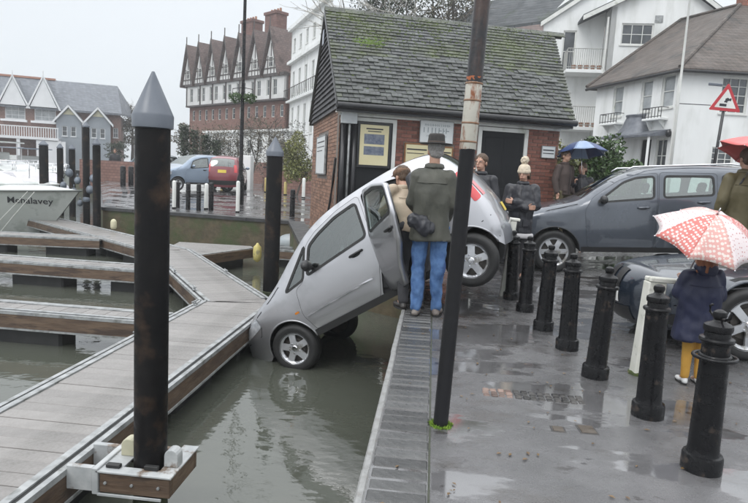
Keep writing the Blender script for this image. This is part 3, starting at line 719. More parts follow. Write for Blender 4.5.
    # lights
    def patch(name,m,side_poly=None,wr=None,off=.006):
        for s in(-1,1):
            mb=MB()
            if side_poly: q=sheet(rnd(side_poly,.03),[],off,s,.05); mb.add(q.v,q.f)
            if wr:
                i0=idx(wr[0]);i1=idx(wr[1]); yl=[s*t for t in np.linspace(wr[2],1,6)]; q=wrap(min(i0,i1),max(i0,i1),0,0,off,yl); mb.add(q.v,q.f)
            mb.build(name,m,root,True)
    for pa in sp.get('patches',[]): patch(*pa)
    for ln in sp.get('lines',[]):
        a_=[Vector(p) for p in ln]; P1=[];P2=[]
        for i,p in enumerate(a_):
            t=(a_[min(i+1,len(a_)-1)]-a_[max(i-1,0)]).normalized(); n_=Vector((-t.y,t.x))*.0045; P1.append(tuple(p+n_));P2.append(tuple(p-n_))
        both(P1+P2[::-1],[],.0015,'shut_line',DARK,root)
    for name,m,p0,p1,ya,yb2 in sp.get('wraps',[]):
        i0,i1=sorted((idx(p0),idx(p1))); wrap(i0,i1,0,0,.008,list(np.linspace(ya,yb2,7))).build(name,m,root,True)
    # wheels
    rt=Rw; rr_=sp['rim']
    tyre=MB(); wd=.095
    prof=[(rr_-.01,-wd),(rr_+.02,-wd-.006),((rt+rr_)/2,-wd-.014),(rt-.03,-wd-.006),(rt-.008,-wd+.02),(rt,-wd+.045),(rt-.006,-.03),(rt-.006,-.024),(rt,-.02),(rt,.02),(rt-.006,.024),(rt-.006,.03),(rt,wd-.045),(rt-.03,wd),(rr_-.01,wd)]
    tv=[];tf=[];n=40
    for r,z in prof:
        for k in range(n): t=2*PI*k/n; tv.append((r*math.cos(t),z,r*math.sin(t)))
    for i in range(len(prof)-1):
        for k in range(n): k2=(k+1)%n; tf.append((i*n+k,i*n+k2,(i+1)*n+k2,(i+1)*n+k))
    tyre.add(tv,tf); tme=tyre.mesh('tyre'); tme.materials.append(RUBBER); tme.shade_smooth()
    # rim face: disc with spoke holes
    ns=sp.get('spokes',5); circ=[(rr_*math.cos(t),rr_*math.sin(t)) for t in np.linspace(0,2*PI,48,endpoint=False)]
    holes=[]
    for k in range(ns):
        c=2*PI*k/ns+.3; hw=PI/ns*sp.get('open',.62)
        o_=[(rr_*.84*math.cos(c+a),rr_*.84*math.sin(c+a)) for a in np.linspace(-hw,hw,6)]; i_=[(rr_*sp.get('inner',.42)*math.cos(c+a),rr_*sp.get('inner',.42)*math.sin(c+a)) for a in(hw*.35,-hw*.35)]
        holes.append(rnd(o_+i_,.02,3))
    v,f=cdt(circ,holes,.022)
    def zd(x,y):
        r=math.hypot(x,y)/rr_; return -wd*.72-.018*math.cos(min(1,r)*PI*.5)+(.02 if r<.16 else 0)*0-( .03 if r>.9 else 0)*((r-.9)/.1)
    rm=MB(); rm.add([(p.x,zd(p.x,p.y),p.y) for p in v],f)
    rme_o=rm.mesh('rim')
    bm=bmesh.new(); bm.from_mesh(rme_o); ex=bmesh.ops.extrude_face_region(bm,geom=bm.faces[:]); 
    for q in ex['geom']:
        if isinstance(q,bmesh.types.BMVert): q.co.y+=.022
    bmesh.ops.recalc_face_normals(bm,faces=bm.faces); bm.to_mesh(rme_o); bm.free(); rme_o.materials.append(sp.get('rimm',RIMM)); rme_o.shade_smooth(); rme_o.set_sharp_from_angle(angle=R_(35))
    hub=MB(); hub.lathe([(0,0),(.034,0),(.036,.006),(.028,.014),(0,.016)],18,Matrix.Translation((0,-wd*.72-.015,0))@Matrix.Rotation(PI/2,4,'X'))
    for k in range(5): hub.lathe([(0,0),(.010,0),(.010,.01),(0,.012)],6,Matrix.Translation((.062*math.cos(k*1.2566),-wd*.72-.014,.062*math.sin(k*1.2566)))@Matrix.Rotation(PI/2,4,'X'))
    hme=hub.mesh('hub'); hme.materials.append(CHROME)
    bk=MB(); bk.lathe([(0,0),(rr_*.98,0),(rr_*.98,.01),(0,.012)],28,Matrix.Translation((0,-.01,0))@Matrix.Rotation(PI/2,4,'X')); bk.lathe([(0,0),(rr_*.62,0),(rr_*.62,.012),(0,.014)],28,Matrix.Translation((0,-.03,0))@Matrix.Rotation(PI/2,4,'X')); bme=bk.mesh('brake_disc'); bme.materials.append(mat('brake disc',(.05,.045,.04),(.1,.09,.08),8,.5,metal=.5))
    for xc in(sp['xf'],sp['xr']):
        for s in(-1,1):
            e=bpy.data.objects.new('wheel',None); COL.objects.link(e); e.parent=root; dz=sp.get('droop',{}).get((xc,s),0)
            e.matrix_local=TR(xc,s*(w-.115),Rw+dz,0 if s==-1 else PI,0,random.uniform(0,3))
            for nme,me in(('tyre',tme),('rim',rme_o),('hub',hme),('brake_disc',bme)): link(nme,me,None,e)
    # mirrors
    mx_,mz=sp['mirror']
    for s in(-1,1):
        mb=MB(); y0=S(mx_,mz); mb.ell((mx_,s*(y0+.11),mz+.05),(.06,.10,.068),14,10); mb.tube([(mx_+.0,s*(y0-.02),mz-.0),(mx_,s*(y0+.07),mz+.02)],.022,8)
        mb.build('wing_mirror',sp.get('mirrorm',paint),root,True)
    # interior
    it=MB(); xs0=sp['cab'][0]; xs1=sp['cab'][1]
    it.box(xs0,xs1,-w+.13,w-.13,zs+.04,zs+.09); it.box(xs0,xs0+.35,-w+.14,w-.14,zs+.1,float(beltz(xs0))-.08,c=.03)
    it.build('cabin_floor',DARK,root)
    for xx in sp['seats']:
        for s in(-1,1):
            mb=MB(); mb.box(xx-.25,xx+.25,s*.36-.23,s*.36+.23,zs+.12,zs+.34,c=.04); M=TR(xx+.24,s*.36,zs+.3,0,0,R_(14)); mb.box(-.06,.08,-.22,.22,0,.56,M,c=.04); mb.box(-.03,.06,-.12,.12,.6,.78,M,c=.03); mb.build('seat',SEATM,root)
    return body
PAINTS=lambda n,c,metal=.5,r=.28: mat(n,c,tuple(x*1.05 for x in c),2,r,r*1.3,metal=metal,coat=1,c3=tuple(x*.8 for x in c),s3=3,t3=(.55,.8))
SILV=PAINTS('silver car paint',(.46,.46,.48),.85,.32); SUVP=PAINTS('grey blue car paint',(.072,.083,.102),.35,.25); BLKP=PAINTS('black blue car paint',(.02,.028,.042),.2,.18)
BLUEP=PAINTS('pale blue car paint',(.20,.255,.33),.4,.3); REDP=PAINTS('red car paint',(.20,.035,.045),.1,.3)
GGL=glassmat('green tinted glass',(.68,.80,.76),.16); GDK=glassmat('dark tinted glass',(.22,.27,.28),.14)
REDL=mat('red lamp lens',(.55,.02,.025),(.62,.03,.035),4,.15,coat=1); CLRL=mat('clear lamp lens',(.45,.47,.5),(.7,.72,.75),14,.12,coat=1,metal=.3); AMB=mat('amber lens',(.5,.17,.02),None,4,.15,coat=1)
PLATEY=mat('yellow number plate',(.6,.45,.06),None,4,.4); PLATEW=mat('white number plate',(.7,.7,.68),None,4,.4)
LAMPD=mat('dark lamp lens',(.2,.22,.25),(.5,.53,.56),9,.1,coat=1)
GRILL=mat('black grille plastic',(.015,.015,.016),None,8,.4)
# silver car hanging over the edge
ex=Vector((.831072,-.14270531,.5375449)).normalized(); ey=Vector((.16923549,.98557564,0)).normalized(); ez=ex.cross(ey).normalized()
wA=Vector((-1.50265396,6.88050296,-.67947663))
silver=dict(L=3.49,w=.86,paint=SILV,glass=GGL,R=.295,ra=.345,rim=.195,sill=.27+.04,xf=.69,xr=3.04,r=.07,kf=.20,pf=.8,kr=.14,crownf=.16,crownr=.02,
 top=[(.12,.20),(.05,.28),(.0,.42),(.03,.56),(.10,.68),(.30,.84),(.56,.95),(.80,1.06),(1.12,1.27),(1.42,1.44),(1.75,1.54),(2.2,1.585),(2.7,1.59),(3.02,1.55),(3.20,1.47),(3.33,1.27),(3.41,1.04),(3.47,.80),(3.49,.62),(3.48,.42),(3.42,.24)],
 belt=[(0,.80),(.9,.92),(2.1,1.04),(3.5,1.12)],
 wins=[[(.93,.925),(1.20,.965),(1.36,1.305)]],
 doors=[dict(poly=[(1.08,.36),(1.95,.36),(2.13,.72),(2.19,1.04),(2.22,1.52),(1.9,1.49),(1.55,1.40),(1.38,1.31),(1.20,.94),(1.06,.90),(1.0,.60)],win=[(1.27,.985),(2.12,1.055),(2.15,1.45),(1.85,1.425),(1.58,1.35),(1.42,1.28)],handle=(1.93,.93)),
        dict(poly=[(1.975,.36),(2.52,.36),(2.70,.62),(2.90,.80),(3.0,1.10),(2.95,1.40),(2.6,1.49),(2.25,1.52),(2.21,1.04),(2.15,.72)],win=[(2.27,1.065),(2.95,1.11),(2.90,1.36),(2.6,1.44),(2.30,1.455)],handle=(2.82,.96),open=R_(52),hinge=(2.10,.8))],
 ws=((.84,1.09),(1.68,1.52)),rs=((3.22,1.43),(3.38,1.12)),mirror=(1.36,1.03),mirrorm=GRILL,cab=(1.0,3.2),seats=(1.75,2.65),handlem=GRILL,
 strip=(.555,.580,1.05,1.98),sslope=.03,stripm=mat('crease highlight strip',(.45,.45,.47),None,4,.25,metal=.6),  # thin pale strip stands in for the bright highlight along the door crease
 patches=[('tail_light',REDL,[(3.37,.80),(3.455,.82),(3.41,1.03),(3.345,1.20),(3.295,1.15)],((3.40,1.08),(3.47,.82),.84)),('headlight',CLRL,[(.13,.62),(.42,.70),(.40,.83),(.20,.74)],((.06,.62),(.24,.79),.55)),('indicator',AMB,[(.92,.64),(.98,.64),(.98,.665),(.92,.665)],None)],
 wraps=[('grille',GRILL,(.03,.56),(.10,.68),-.4,.4),('number_plate',PLATEY,(3.49,.56),(3.48,.68),-.28,.28),('bumper_strip',GRILL,(.0,.36),(.0,.44),-.95,.95)],
 droop={(.69,-1):0.0,(.69,1):0.0,(3.04,-1):-.03,(3.04,1):-.03})
org=wA-ex*.69-ey*(-(.86-.10))-ez*.295
M4=Matrix((ex,ey,ez)).transposed().to_4x4(); M4.translation=org
rt=empty('silver_car',label='silver hatchback tipped nose first off the quay into the water with its rear door open',cat='car',mat4=M4)
silver['lines']=[[(.10,.57),(.36,.60)],[(.24,.74),(.45,.84),(.70,.94),(.86,1.03)],[(3.45,.60),(3.33,.58)],[(.42,.70),(.36,.60)]]
make_car(silver,rt)
def place(root,front_pt,yaw,pitch,sp):   # front_pt: world position of near front wheel centre
    M=Matrix.Rotation(yaw,4,'Z')@Matrix.Rotation(-pitch,4,'Y'); o=Vector(front_pt)-(M@Vector((sp['xf'],-(sp['w']-.115),sp['R'])))
    M=Matrix.Translation(o)@M; root.matrix_world=M
suv=dict(L=4.34,w=.90,paint=SUVP,glass=GGL,R=.345,ra=.40,rim=.235,sill=.36,xf=.90,xr=3.53,r=.12,kf=.20,pf=.8,kr=.12,crownf=.16,tumble=.30,
 top=[(.16,.26),(.05,.36),(.0,.52),(.03,.70),(.14,.86),(.5,.99),(.95,1.08),(1.28,1.16),(1.60,1.37),(1.95,1.55),(2.35,1.64),(2.9,1.67),(3.4,1.655),(3.85,1.60),(4.10,1.42),(4.24,1.10),(4.34,.85),(4.33,.5),(4.25,.32)],
 belt=[(0,.85),(1.4,1.07),(2.4,1.15),(4.3,1.24)],wins=[[(3.33,1.22),(3.85,1.26),(3.72,1.49),(3.36,1.52)]],
 doors=[dict(poly=[(1.40,.42),(2.38,.42),(2.42,1.1),(2.44,1.58),(2.1,1.55),(1.85,1.46),(1.47,1.2),(1.36,1.0)],win=[(1.55,1.13),(2.37,1.19),(2.38,1.52),(2.12,1.50),(1.93,1.43)],handle=(2.22,1.04)),
        dict(poly=[(2.395,.42),(3.06,.42),(3.18,.72),(3.27,.9),(3.28,1.56),(2.46,1.585),(2.435,1.1)],win=[(2.52,1.20),(3.22,1.235),(3.22,1.51),(2.54,1.52)],handle=(3.08,1.12))],
 ws=((1.32,1.19),(2.02,1.57)),rs=((3.98,1.5),(4.2,1.2)),mirror=(1.62,1.12),mirrorm=GRILL,cab=(1.35,3.9),seats=(2.1,3.0),sillm=GRILL,archm=GRILL,spokes=6,rimm=RIMM,
 patches=[('headlight',CLRL,[(.12,.66),(.48,.80),(.50,.92),(.22,.86)],((.03,.70),(.22,.89),.5)),('tail_light',REDL,[(4.0,.95),(4.22,.95),(4.15,1.15),(4.0,1.12)],((4.25,1.1),(4.33,.92),.7)),('fog_surround',GRILL,[(.08,.38),(.36,.38),(.30,.52),(.08,.50)],None)],
 wraps=[('grille',GRILL,(.0,.60),(.10,.82),-.5,.5),('front_plate',PLATEW,(.0,.42),(.0,.54),-.28,.28),('rear_plate',PLATEY,(4.33,.7),(4.34,.82),-.28,.28)])
p=ray(553,251)*9.65; p.z+=H
suv['lines']=[[(.10,.58),(.50,.62)],[(.50,.62),(.50,.80)],[(.30,.87),(.8,1.0),(1.25,1.10)],[(3.62,1.05),(3.80,1.05),(3.80,.90),(3.62,.90),(3.62,1.045)],[(4.27,.72),(3.95,.70)]]
rt=empty('suv',(0,0,0),0,'large grey blue suv parked side on across the quay behind the bollards','car'); make_car(suv,rt); place(rt,p,R_(-5),R_(3.6),suv)
for s in(-1,1): MB().tube([(2.0,s*.60,1.615),(2.1,s*.61,1.675),(3.5,s*.61,1.70),(3.75,s*.6,1.66)],.015,6).build('roof_rail',CHROME,rt,True)
blk_=dict(L=4.5,w=.90,paint=BLKP,glass=GDK,R=.32,ra=.365,rim=.225,sill=.28+.04,xf=.66,xr=3.6,r=.13,kf=.30,pf=.55,kr=.12,crownf=.13,crown=.045,tumble=.36,
 top=[(.14,.17),(.05,.22),(.0,.36),(.0,.50),(.05,.60),(.16,.64),(.5,.69),(1.0,.75),(1.35,.80),(1.75,1.03),(2.15,1.26),(2.6,1.32),(3.1,1.29),(3.7,1.08),(4.1,.98),(4.4,.95),(4.48,.8),(4.5,.5),(4.42,.3)],
 belt=[(0,.60),(1.3,.77),(4.4,.95)],wins=[[(2.95,.93),(3.55,.97),(3.2,1.12),(2.97,1.18)]],
 doors=[dict(poly=[(1.45,.36),(2.80,.36),(2.86,.85),(2.88,1.24),(2.2,1.20),(1.65,.93),(1.42,.78)],win=[(1.72,.89),(2.82,.93),(2.82,1.17),(2.28,1.15)],handle=(2.66,.82))],
 ws=((1.4,.89),(2.2,1.27)),rs=((3.2,1.27),(3.85,1.04)),mirror=(1.72,.88),cab=(1.5,3.6),seats=(2.3,),spokes=5,open=.7,inner=.3,
 patches=[('headlight',LAMPD,[(.17,.50),(.36,.54),(.42,.59),(.24,.585)],None),('fog_lamp',GRILL,[(.08,.24),(.3,.24),(.28,.36),(.08,.34)],None)],
 wraps=[('grille',GRILL,(.0,.47),(.04,.575),-.06,-.30),('grille',GRILL,(.0,.47),(.04,.575),.06,.30),('air_intake',GRILL,(.04,.24),(.0,.34),-.6,.6),('number_plate',PLATEW,(.0,.37),(.0,.45),-.30,.30),('badge',CHROME,(.06,.61),(.09,.64),-.03,.03)])
blk_['lines']=[[(.10,.42),(.30,.44)],[(.40,.61),(.9,.68),(1.4,.74)],[(.30,.44),(.40,.60)]]
rt=empty('dark_car',(0,0,0),0,'very dark blue car with its headlight just behind the white post and the child','car'); make_car(blk_,rt); place(rt,(2.72,5.32,.33),R_(4),R_(.5),blk_)
mpv=dict(silver); mpv.update(mirrorm=BLUEP,L=3.75,crownr=.07,kr=.12,w=.84,paint=BLUEP,glass=GDK,droop={}, doors=[dict(d,open=None) for d in silver['doors']],xr=3.1)
mpv['top']=[(.12,.20),(.05,.28),(.0,.42),(.03,.58),(.10,.72),(.30,.86),(.65,.98),(.95,1.08),(1.25,1.3),(1.5,1.46),(1.8,1.54),(2.2,1.57),(2.7,1.57),(3.2,1.53),(3.48,1.44),(3.62,1.22),(3.70,.98),(3.75,.70),(3.73,.45),(3.66,.24)]
mpv['belt']=[(0,.82),(.9,.95),(3.5,1.05)]; mpv['wins']=[[(3.12,1.08),(3.38,1.1),(3.3,1.35),(3.14,1.40)]]; mpv['ws']=((1.0,1.12),(1.7,1.52)); mpv['rs']=((3.5,1.43),(3.66,1.1)); mpv['strip']=None
mpv['patches']=[('tail_light',REDL,[(3.55,.80),(3.68,.82),(3.64,1.12),(3.5,1.2)],((3.62,1.2),(3.72,.86),.8)),('headlight',CLRL,[(.13,.62),(.42,.70),(.40,.83),(.20,.74)],((.06,.64),(.2,.79),.5))]
mpv['wraps']=[('number_plate',PLATEY,(3.75,.62),(3.75,.78),-.28,.28)]
p=ray(177,179)*25.5; p.z+=H
rt=empty('pale_blue_car',(0,0,0),0,'pale blue people carrier parked on the far quay beside the red car','car'); make_car(mpv,rt); place(rt,(p.x,p.y,gz(p.x,p.y)+.3),R_(50),0,mpv)
red=dict(mpv); red['paint']=REDP
red['wraps']=[('number_plate',PLATEY,(3.74,.82),(3.71,.96),-.28,.28),('rear_bumper',GRILL,(3.73,.34),(3.74,.52),-.98,.98)]
p=ray(222,180)*26.5; p.z+=H
rt=empty('red_car',(0,0,0),0,'red hatchback seen from behind on the far quay, right of the pale blue car','car'); make_car(red,rt)
yw=R_(103); M=Matrix.Rotation(yw+PI,4,'Z'); o=Vector((p.x,p.y,gz(p.x,p.y)))-M@Vector((3.75,0,0)); rt.matrix_world=Matrix.Translation(o)@M
tl=dict(mpv); tl['paint']=PAINTS('dark teal car paint',(.05,.09,.10)); tl['wraps']=mpv['wraps']
p=ray(127,172)*34; p.z+=H
rt=empty('teal_car',(0,0,0),0,'dark teal vehicle far off, half hidden by the near pile','car'); make_car(tl,rt); place(rt,(p.x,p.y,gz(p.x,p.y)+.3),R_(-30),0,tl)
# ---------------------------------------------------------------- brick hut
HA=R_(17.8); hut=empty('brick_hut',(-1.88,11.6,0),HA,'single storey red brick harbour hut with a mossy slate roof','hut')
HW,HD,HE,HR=4.64,4.5,2.76,5.02
def outside(x,z,rects): return not any(a-.01<x<b+.01 and c-.01<z<d+.01 for a,b,c,d in rects)
def bricks(parent,Mf,W_,z0,z1,rects,mt,limit,prefer=lambda x,z:0,proud=.0,gable=None):
    """courses of real bricks on a wall plane given by Mf (local x along, y into wall, z up)"""
    L,Hh,g=.215,.065,.010; cells=[]
    r=0;z=z0
    while z+Hh<=z1+.001:
        x=-(L+g)/2*(r%2)
        while x<W_:
            a=max(0,x);b=min(W_,x+L)
            if b-a>.05:
                mids=(a+b)/2
                zc=z+Hh/2; segs=[(a,b)]
                for q0,q1,q2,q3 in rects:
                    if not(q2-.03<zc<q3+.03): continue
                    ns=[]
                    for p0,p1 in segs:
                        if p1<=q0 or p0>=q1: ns.append((p0,p1)); continue
                        if q0-.005-p0>.03: ns.append((p0,q0-.005))
                        if p1-q1-.005>.03: ns.append((q1+.005,p1))
                    segs=ns
                cells+=[(p0,p1,z) for p0,p1 in segs]
            x+=L+g
        r+=1;z+=Hh+g
    cells.sort(key=lambda c:prefer(*c[::2]))
    me=MB().box(0,L,-.006,.03,0,Hh,c=.003).mesh('brick'); me.materials.append(mt)
    stuff=MB();n=0
    for a,b,z in cells:
        if b-a>L-.002 and n<limit:
            link('brick',me,None,parent,mat4=Mf@TR(a,random.uniform(-.002,.002),z)); n+=1
        else: 
            y=random.uniform(-.002,.002); stuff.box(a,b,-.006+y,.03,z,z+Hh,Mf)
    if stuff.v: 
        o=stuff.build('brickwork',mt,parent); o['kind']='stuff'
holes=[(.02,1.14,0,2.55),(1.30,2.32,1.6,2.08),(2.84,3.93,0,2.5)]
MB().box(.0,HW,.012,.23,0,HE).build('wall_core',MORTAR,hut)
MB().box(.012,.23,.24,HD,0,HE).build('wall_core',MORTAR,hut); MB().box(HW-.23,HW-.012,.24,HD,0,HE).build('wall_core',MORTAR,hut); MB().box(.24,HW-.24,HD-.2,HD,0,HE).build('wall_core',MORTAR,hut)
bricks(hut,TR(0,.008,.0),HW,.0,HE-.17,holes,BRICKM,170,lambda x,z:-z+abs(x-2.3)*.2)
Ml=Matrix.Rotation(-PI/2,4,'Z'); Ml=Matrix.Translation((.008,HD,0))@Ml
bricks(hut,Ml,HD,0,HE+.1,[(HD-3.3,HD-1.5,1.30,2.30)],BRICKB,130,lambda x,z:-z-x*.3)
Mr=Matrix.Translation((HW-.008,0,0))@Matrix.Rotation(PI/2,4,'Z')
# corner pier at the right
bricks(hut,Mr,HD,0,HE,[],BRICKB,0)
TH=mat('tile hung gable',(.03,.03,.034),(.055,.052,.055),7,.5,.7,bump=.006,rand=.35)
# gable triangle with hung tiles
sl_=(HR-HE)/(HD/2+.25)
MB().prism([(.05,HE),(HD-.05,HE),(HD/2,HR-.12)],.03,.2,'x').build('gable_wall',TH,hut)
MB().prism([(.05,HE),(HD-.05,HE),(HD/2,HR-.12)],HW-.2,HW-.03,'x').build('gable_wall',TH,hut)
gt=MB(); z=HE-.12;r=0
while z<HR-.25:
    half=max(0,(HR-.12-z)/(HR-.12-HE)*HD/2) if z>HE else HD/2-.02
    y=HD/2-half+ (r%2)*-.08
    while y<HD/2+half:
        a=max(y,HD/2-half);b=min(y+.158,HD/2+half)
        if b-a>.03: 
            gt.add([(-.05-.012,a,z),(-.05-.012,b,z),(-.0,b,z+.17),(-.0,a,z+.17),(.01,a,z),(.01,b,z),(.01,b,z+.17),(.01,a,z+.17)],[(0,1,2,3),(7,6,5,4),(0,4,5,1),(1,5,6,2),(2,6,7,3),(3,7,4,0)])
        y+=.163
    z+=.115;r+=1
o=gt.build('hung_tiles',TH,hut); o['kind']='stuff'
MB().box(-.075,-.06,2.45,2.68,4.3,4.62,c=.003).build('gable_vent',mat('pale vent',(.35,.37,.42),None,5,.5),hut)
# roof
ov=.30; xl,xr=-.10,HW+.14; XR=lambda t:xr+.70*t
yE,zE=-ov,HE-.02; yR,zR=HD/2,HR
for s in(0,1):
    y0,y1=(yE,yR) if s==0 else (HD+ov,yR)
    MB().add([(xl+.02,y0,zE-.05),(xr-.02,y0,zE-.05),(XR(1)-.02,y1,zR-.05),(xl+.02,y1,zR-.05),(xl+.02,y0,zE-.11),(xr-.02,y0,zE-.11),(XR(1)-.02,y1,zR-.11),(xl+.02,y1,zR-.11)],[(0,1,2,3),(7,6,5,4),(0,4,5,1),(1,5,6,2),(2,6,7,3),(3,7,4,0)]).build('roof_deck',mat('roof timber',(.05,.045,.04),None,5,.7),hut)
sd=Vector((0,yR-yE,zR-zE)); SLn=sd.length; sd.normalize(); pit=math.atan2(zR-zE,yR-yE)
exps=SLn/27; wS=.215
sm_=[]
for k in range(4):
    m_=MB(); m_.box(0,wS-.006,0,exps*1.3,0,.020+.004*k,c=.002); me=m_.mesh('slate'); me.materials.append(SLATE); sm_.append(me)
stf=MB(); cnt=0
cells=[]
for r in range(27):
    x=xl-(r%2)*wS/2; 
    while x<XR(r/27)-.02: 
        cells.append((r,x)); x+=wS
cells.sort(key=lambda c:c[0]+abs(c[1]-2.4)*1.2)
for r,x in cells:
    base_=Vector((x,yE,zE))+sd*(r*exps-.02)+Vector((0,-sd.z,sd.y))*.012
    M=Matrix.Translation(base_+Vector((random.uniform(-.003,.003),0,random.uniform(-.002,.004))))@Matrix.Rotation(pit-.13+random.uniform(-.02,.02),4,'X')@Matrix.Rotation(random.uniform(-.012,.012),4,'Z')
    full=x>=xl-.001 and x+wS<=XR(r/27)
    if full and cnt<300: link('slate',random.choice(sm_),None,hut,mat4=M); cnt+=1
    else: stf.box(max(0,xl-x),min(wS-.006,XR(r/27)-x),0,exps*1.3,0,.022,M)
for r in range(14):
    stf.box(xl,xr,0,SLn/13,0,.015,Matrix.Translation(Vector((0,HD+ov,zE))+Vector((0,-sd.y,sd.z))*(r*SLn/14))@Matrix.Rotation(PI-pit+.05,4,'X')@Matrix.Rotation(0,4,'Y'))
o=stf.build('slates',SLATE,hut); o['kind']='stuff'
rd=0
x=xl
while x<XR(1)-.1:
    MB().prism([(-.11,-.085),(0,.03),(.11,-.085),(.10,-.10),(0,.01),(-.10,-.10)],0,.44,'x').build('ridge_tile',SLATE,hut,mat4=TR(x,yR,zR+.02+random.uniform(-.004,.004))); x+=.45
ms=MB()
def blob(c,r,h):
    n=7; v=[];f=[]
    a0=random.uniform(0,6)
    for i in range(n): v.append(c+Vector((math.cos(a0+2*PI*i/n)*r*random.uniform(.6,1.2),sd.y*math.sin(a0+2*PI*i/n)*r*.8,sd.z*math.sin(a0+2*PI*i/n)*r*.8)))
    v.append(c+Vector((0,-sd.z,sd.y))*h); ms.add(v,[(i,(i+1)%n,n) for i in range(n)])
for i in range(3600):
    t=random.uniform(0,1); x=random.uniform(xl+.05,XR(t)-.05)
    dens=(t**2.2)*.9+ (.9 if (x-.75)**2/.12+(t-.62)**2/.004<1 else 0)+(.35 if abs(t-.8)<.15 and x<2.5 else 0)+.05
    if random.random()>dens: continue
    c=Vector((x,yE,zE))+sd*(t*SLn)+Vector((0,-sd.z,sd.y))*.022; blob(c,random.uniform(.012,.045),random.uniform(.01,.025))
o=ms.build('moss_clumps',MOSS,hut); o['kind']='stuff'
bm_=MB()
for i in range(160):
    x=random.gauss(.78,.17); t=random.gauss(.63,.022)
    ms=bm_; c=Vector((x,yE,zE))+sd*(t*SLn)+Vector((0,-sd.z,sd.y))*.026; blob(c,random.uniform(.015,.04),random.uniform(.01,.02))
o=bm_.build('bright_moss',mat('bright roof moss',(.07,.12,.02),(.11,.16,.03),20,.9),hut); o['kind']='stuff'
# gutter, fascia, soffit
GUT=mat('black gutter',(.012,.012,.014),(.02,.02,.022),5,.3)
g_=MB(); g_.tube([(xl,yE-.03,HE-.09),(xr+.03,yE-.03,HE-.095)],.062,12); g_.build('gutter',GUT,hut,True,angle=50)
MB().box(xl,xr,yE+.035,yE+.075,HE-.2,HE-.055).build('fascia_board',GUT,hut)
MB().box(xl+.02,xr-.02,yE+.078,-.002,HE-.2,HE-.175).build('soffit',WHITEP,hut)
MB().box(.0,HW,-.028,-.002,HE-.245,HE-.202,c=.003).build('frieze_board',WHITEP,hut)
MB().add([(xl-.012,yE,zE-.12),(xl-.012,yR,zR-.12),(xl-.012,yR,zR+.0),(xl-.012,yE,zE+.0),(xl+.015,yE,zE-.12),(xl+.015,yR,zR-.12),(xl+.015,yR,zR+.0),(xl+.015,yE,zE+.0)],[(0,1,2,3),(7,6,5,4),(0,4,5,1),(1,5,6,2),(2,6,7,3),(3,7,4,0)]).build('verge_board',GUT,hut)
# left bay: rain water hopper, pipes, notice case with framed posters
MB().box(.02,.33,-.14,-.03,2.36,2.60,c=.008).build('junction_box',mat('pale grey box',(.42,.44,.45),(.5,.52,.53),6,.5),hut)
MB().tube([(.08,-.07,0),(.08,-.07,2.35)],.045,12).build('downpipe',GUT,hut,True)
MB().tube([(.30,-.07,0),(.30,-.07,2.35)],.045,12).build('downpipe',GUT,hut,True)
MB().tube([(.19,-.09,.8),(.19,-.09,2.36)],.022,10).build('conduit',GALV,hut,True)
MB().box(.02,1.14,-.005,.0105,0,2.42).build('bay_panel',PAINTD,hut)
MB().box(.02,1.10,-.02,-.006,2.43,2.50,c=.004).build('bay_frame',WHITEP,hut); MB().box(1.06,1.14,-.022,-.006,0,2.5,c=.004).build('bay_frame',WHITEP,hut)
MB().tube([(-.03,.9,.0),(-.04,.82,.5),(-.03,.55,.85),(-.02,.35,1.25),(-.02,.15,1.7)],.025,8).build('hose',RUBBER,hut,True)
MB().box(2.84,2.92,-.03,.0105,0,2.5,c=.004).build('door_frame',WHITEP,hut); MB().box(3.85,3.93,-.03,.0105,0,2.5,c=.004).build('door_frame',WHITEP,hut); MB().box(2.921,3.849,-.03,.0105,2.42,2.5,c=.004).build('door_frame',WHITEP,hut)
dd=MB().box(2.925,3.845,-.006,.0108,0,2.415,c=.003).build('door',PAINTD,hut)
for a,b in((3.0,3.36),(3.41,3.77)):
    MB().box(a,b,-.016,-.0065,1.3,2.3,c=.004).build('door_panel',PAINTD,dd)
MB().box(3.0,3.06,-.05,-.017,1.0,1.12,c=.006).build('handle',CHROME,dd)
def poster(name,x0,x1,z0,z1,label,inner,border=.03,d=0,M=None,pm=CREAM):
    P=M or hut.matrix_basis
    e=empty(name,label=label,cat=name.replace('_',' '),mat4=P@TR(x0,-.045-d,z0)); w_=x1-x0;h_=z1-z0
    for a,b,c,dd_ in((0,w_,0,border),(0,w_,h_-border,h_),(0,border,border+.001,h_-border-.001),(w_-border,w_,border+.001,h_-border-.001)): MB().box(a,b,-.012,.03,c,dd_,c=.003).build('frame',inner[0],e)
    MB().box(border*.8,w_-border*.8,-.004,.02,border*.8,h_-border*.8).build('sheet',pm,e)
    for a,b,c,dd_,mm in inner[1]: MB().box(a*w_,b*w_,-.0062,-.0045,c*h_,dd_*h_).build('picture',mm,e)
    return e
poster('framed_poster',.36,1.03,1.55,2.42,'tall cream poster with two blue grey pictures at the left of the hut front',(GUT,[(.2,.8,.52,.74,INK),(.2,.8,.28,.47,INK),(.25,.75,.84,.87,INKT),(.3,.7,.79,.81,INKT)]),.05)
poster('notice_board',1.31,1.82,1.62,2.08,'low cream notice in a dark frame behind the silver car roof, left one',(WOODS,[(.1,.9,.7,.76,INKT),(.1,.8,.55,.58,INKT)]),.03)
poster('notice_board',1.86,2.32,1.60,2.05,'low pale notice in a dark frame next to the hatted man, right one',(WOODS,[(.1,.9,.7,.76,INKT),(.1,.8,.55,.58,INKT)]),.03)
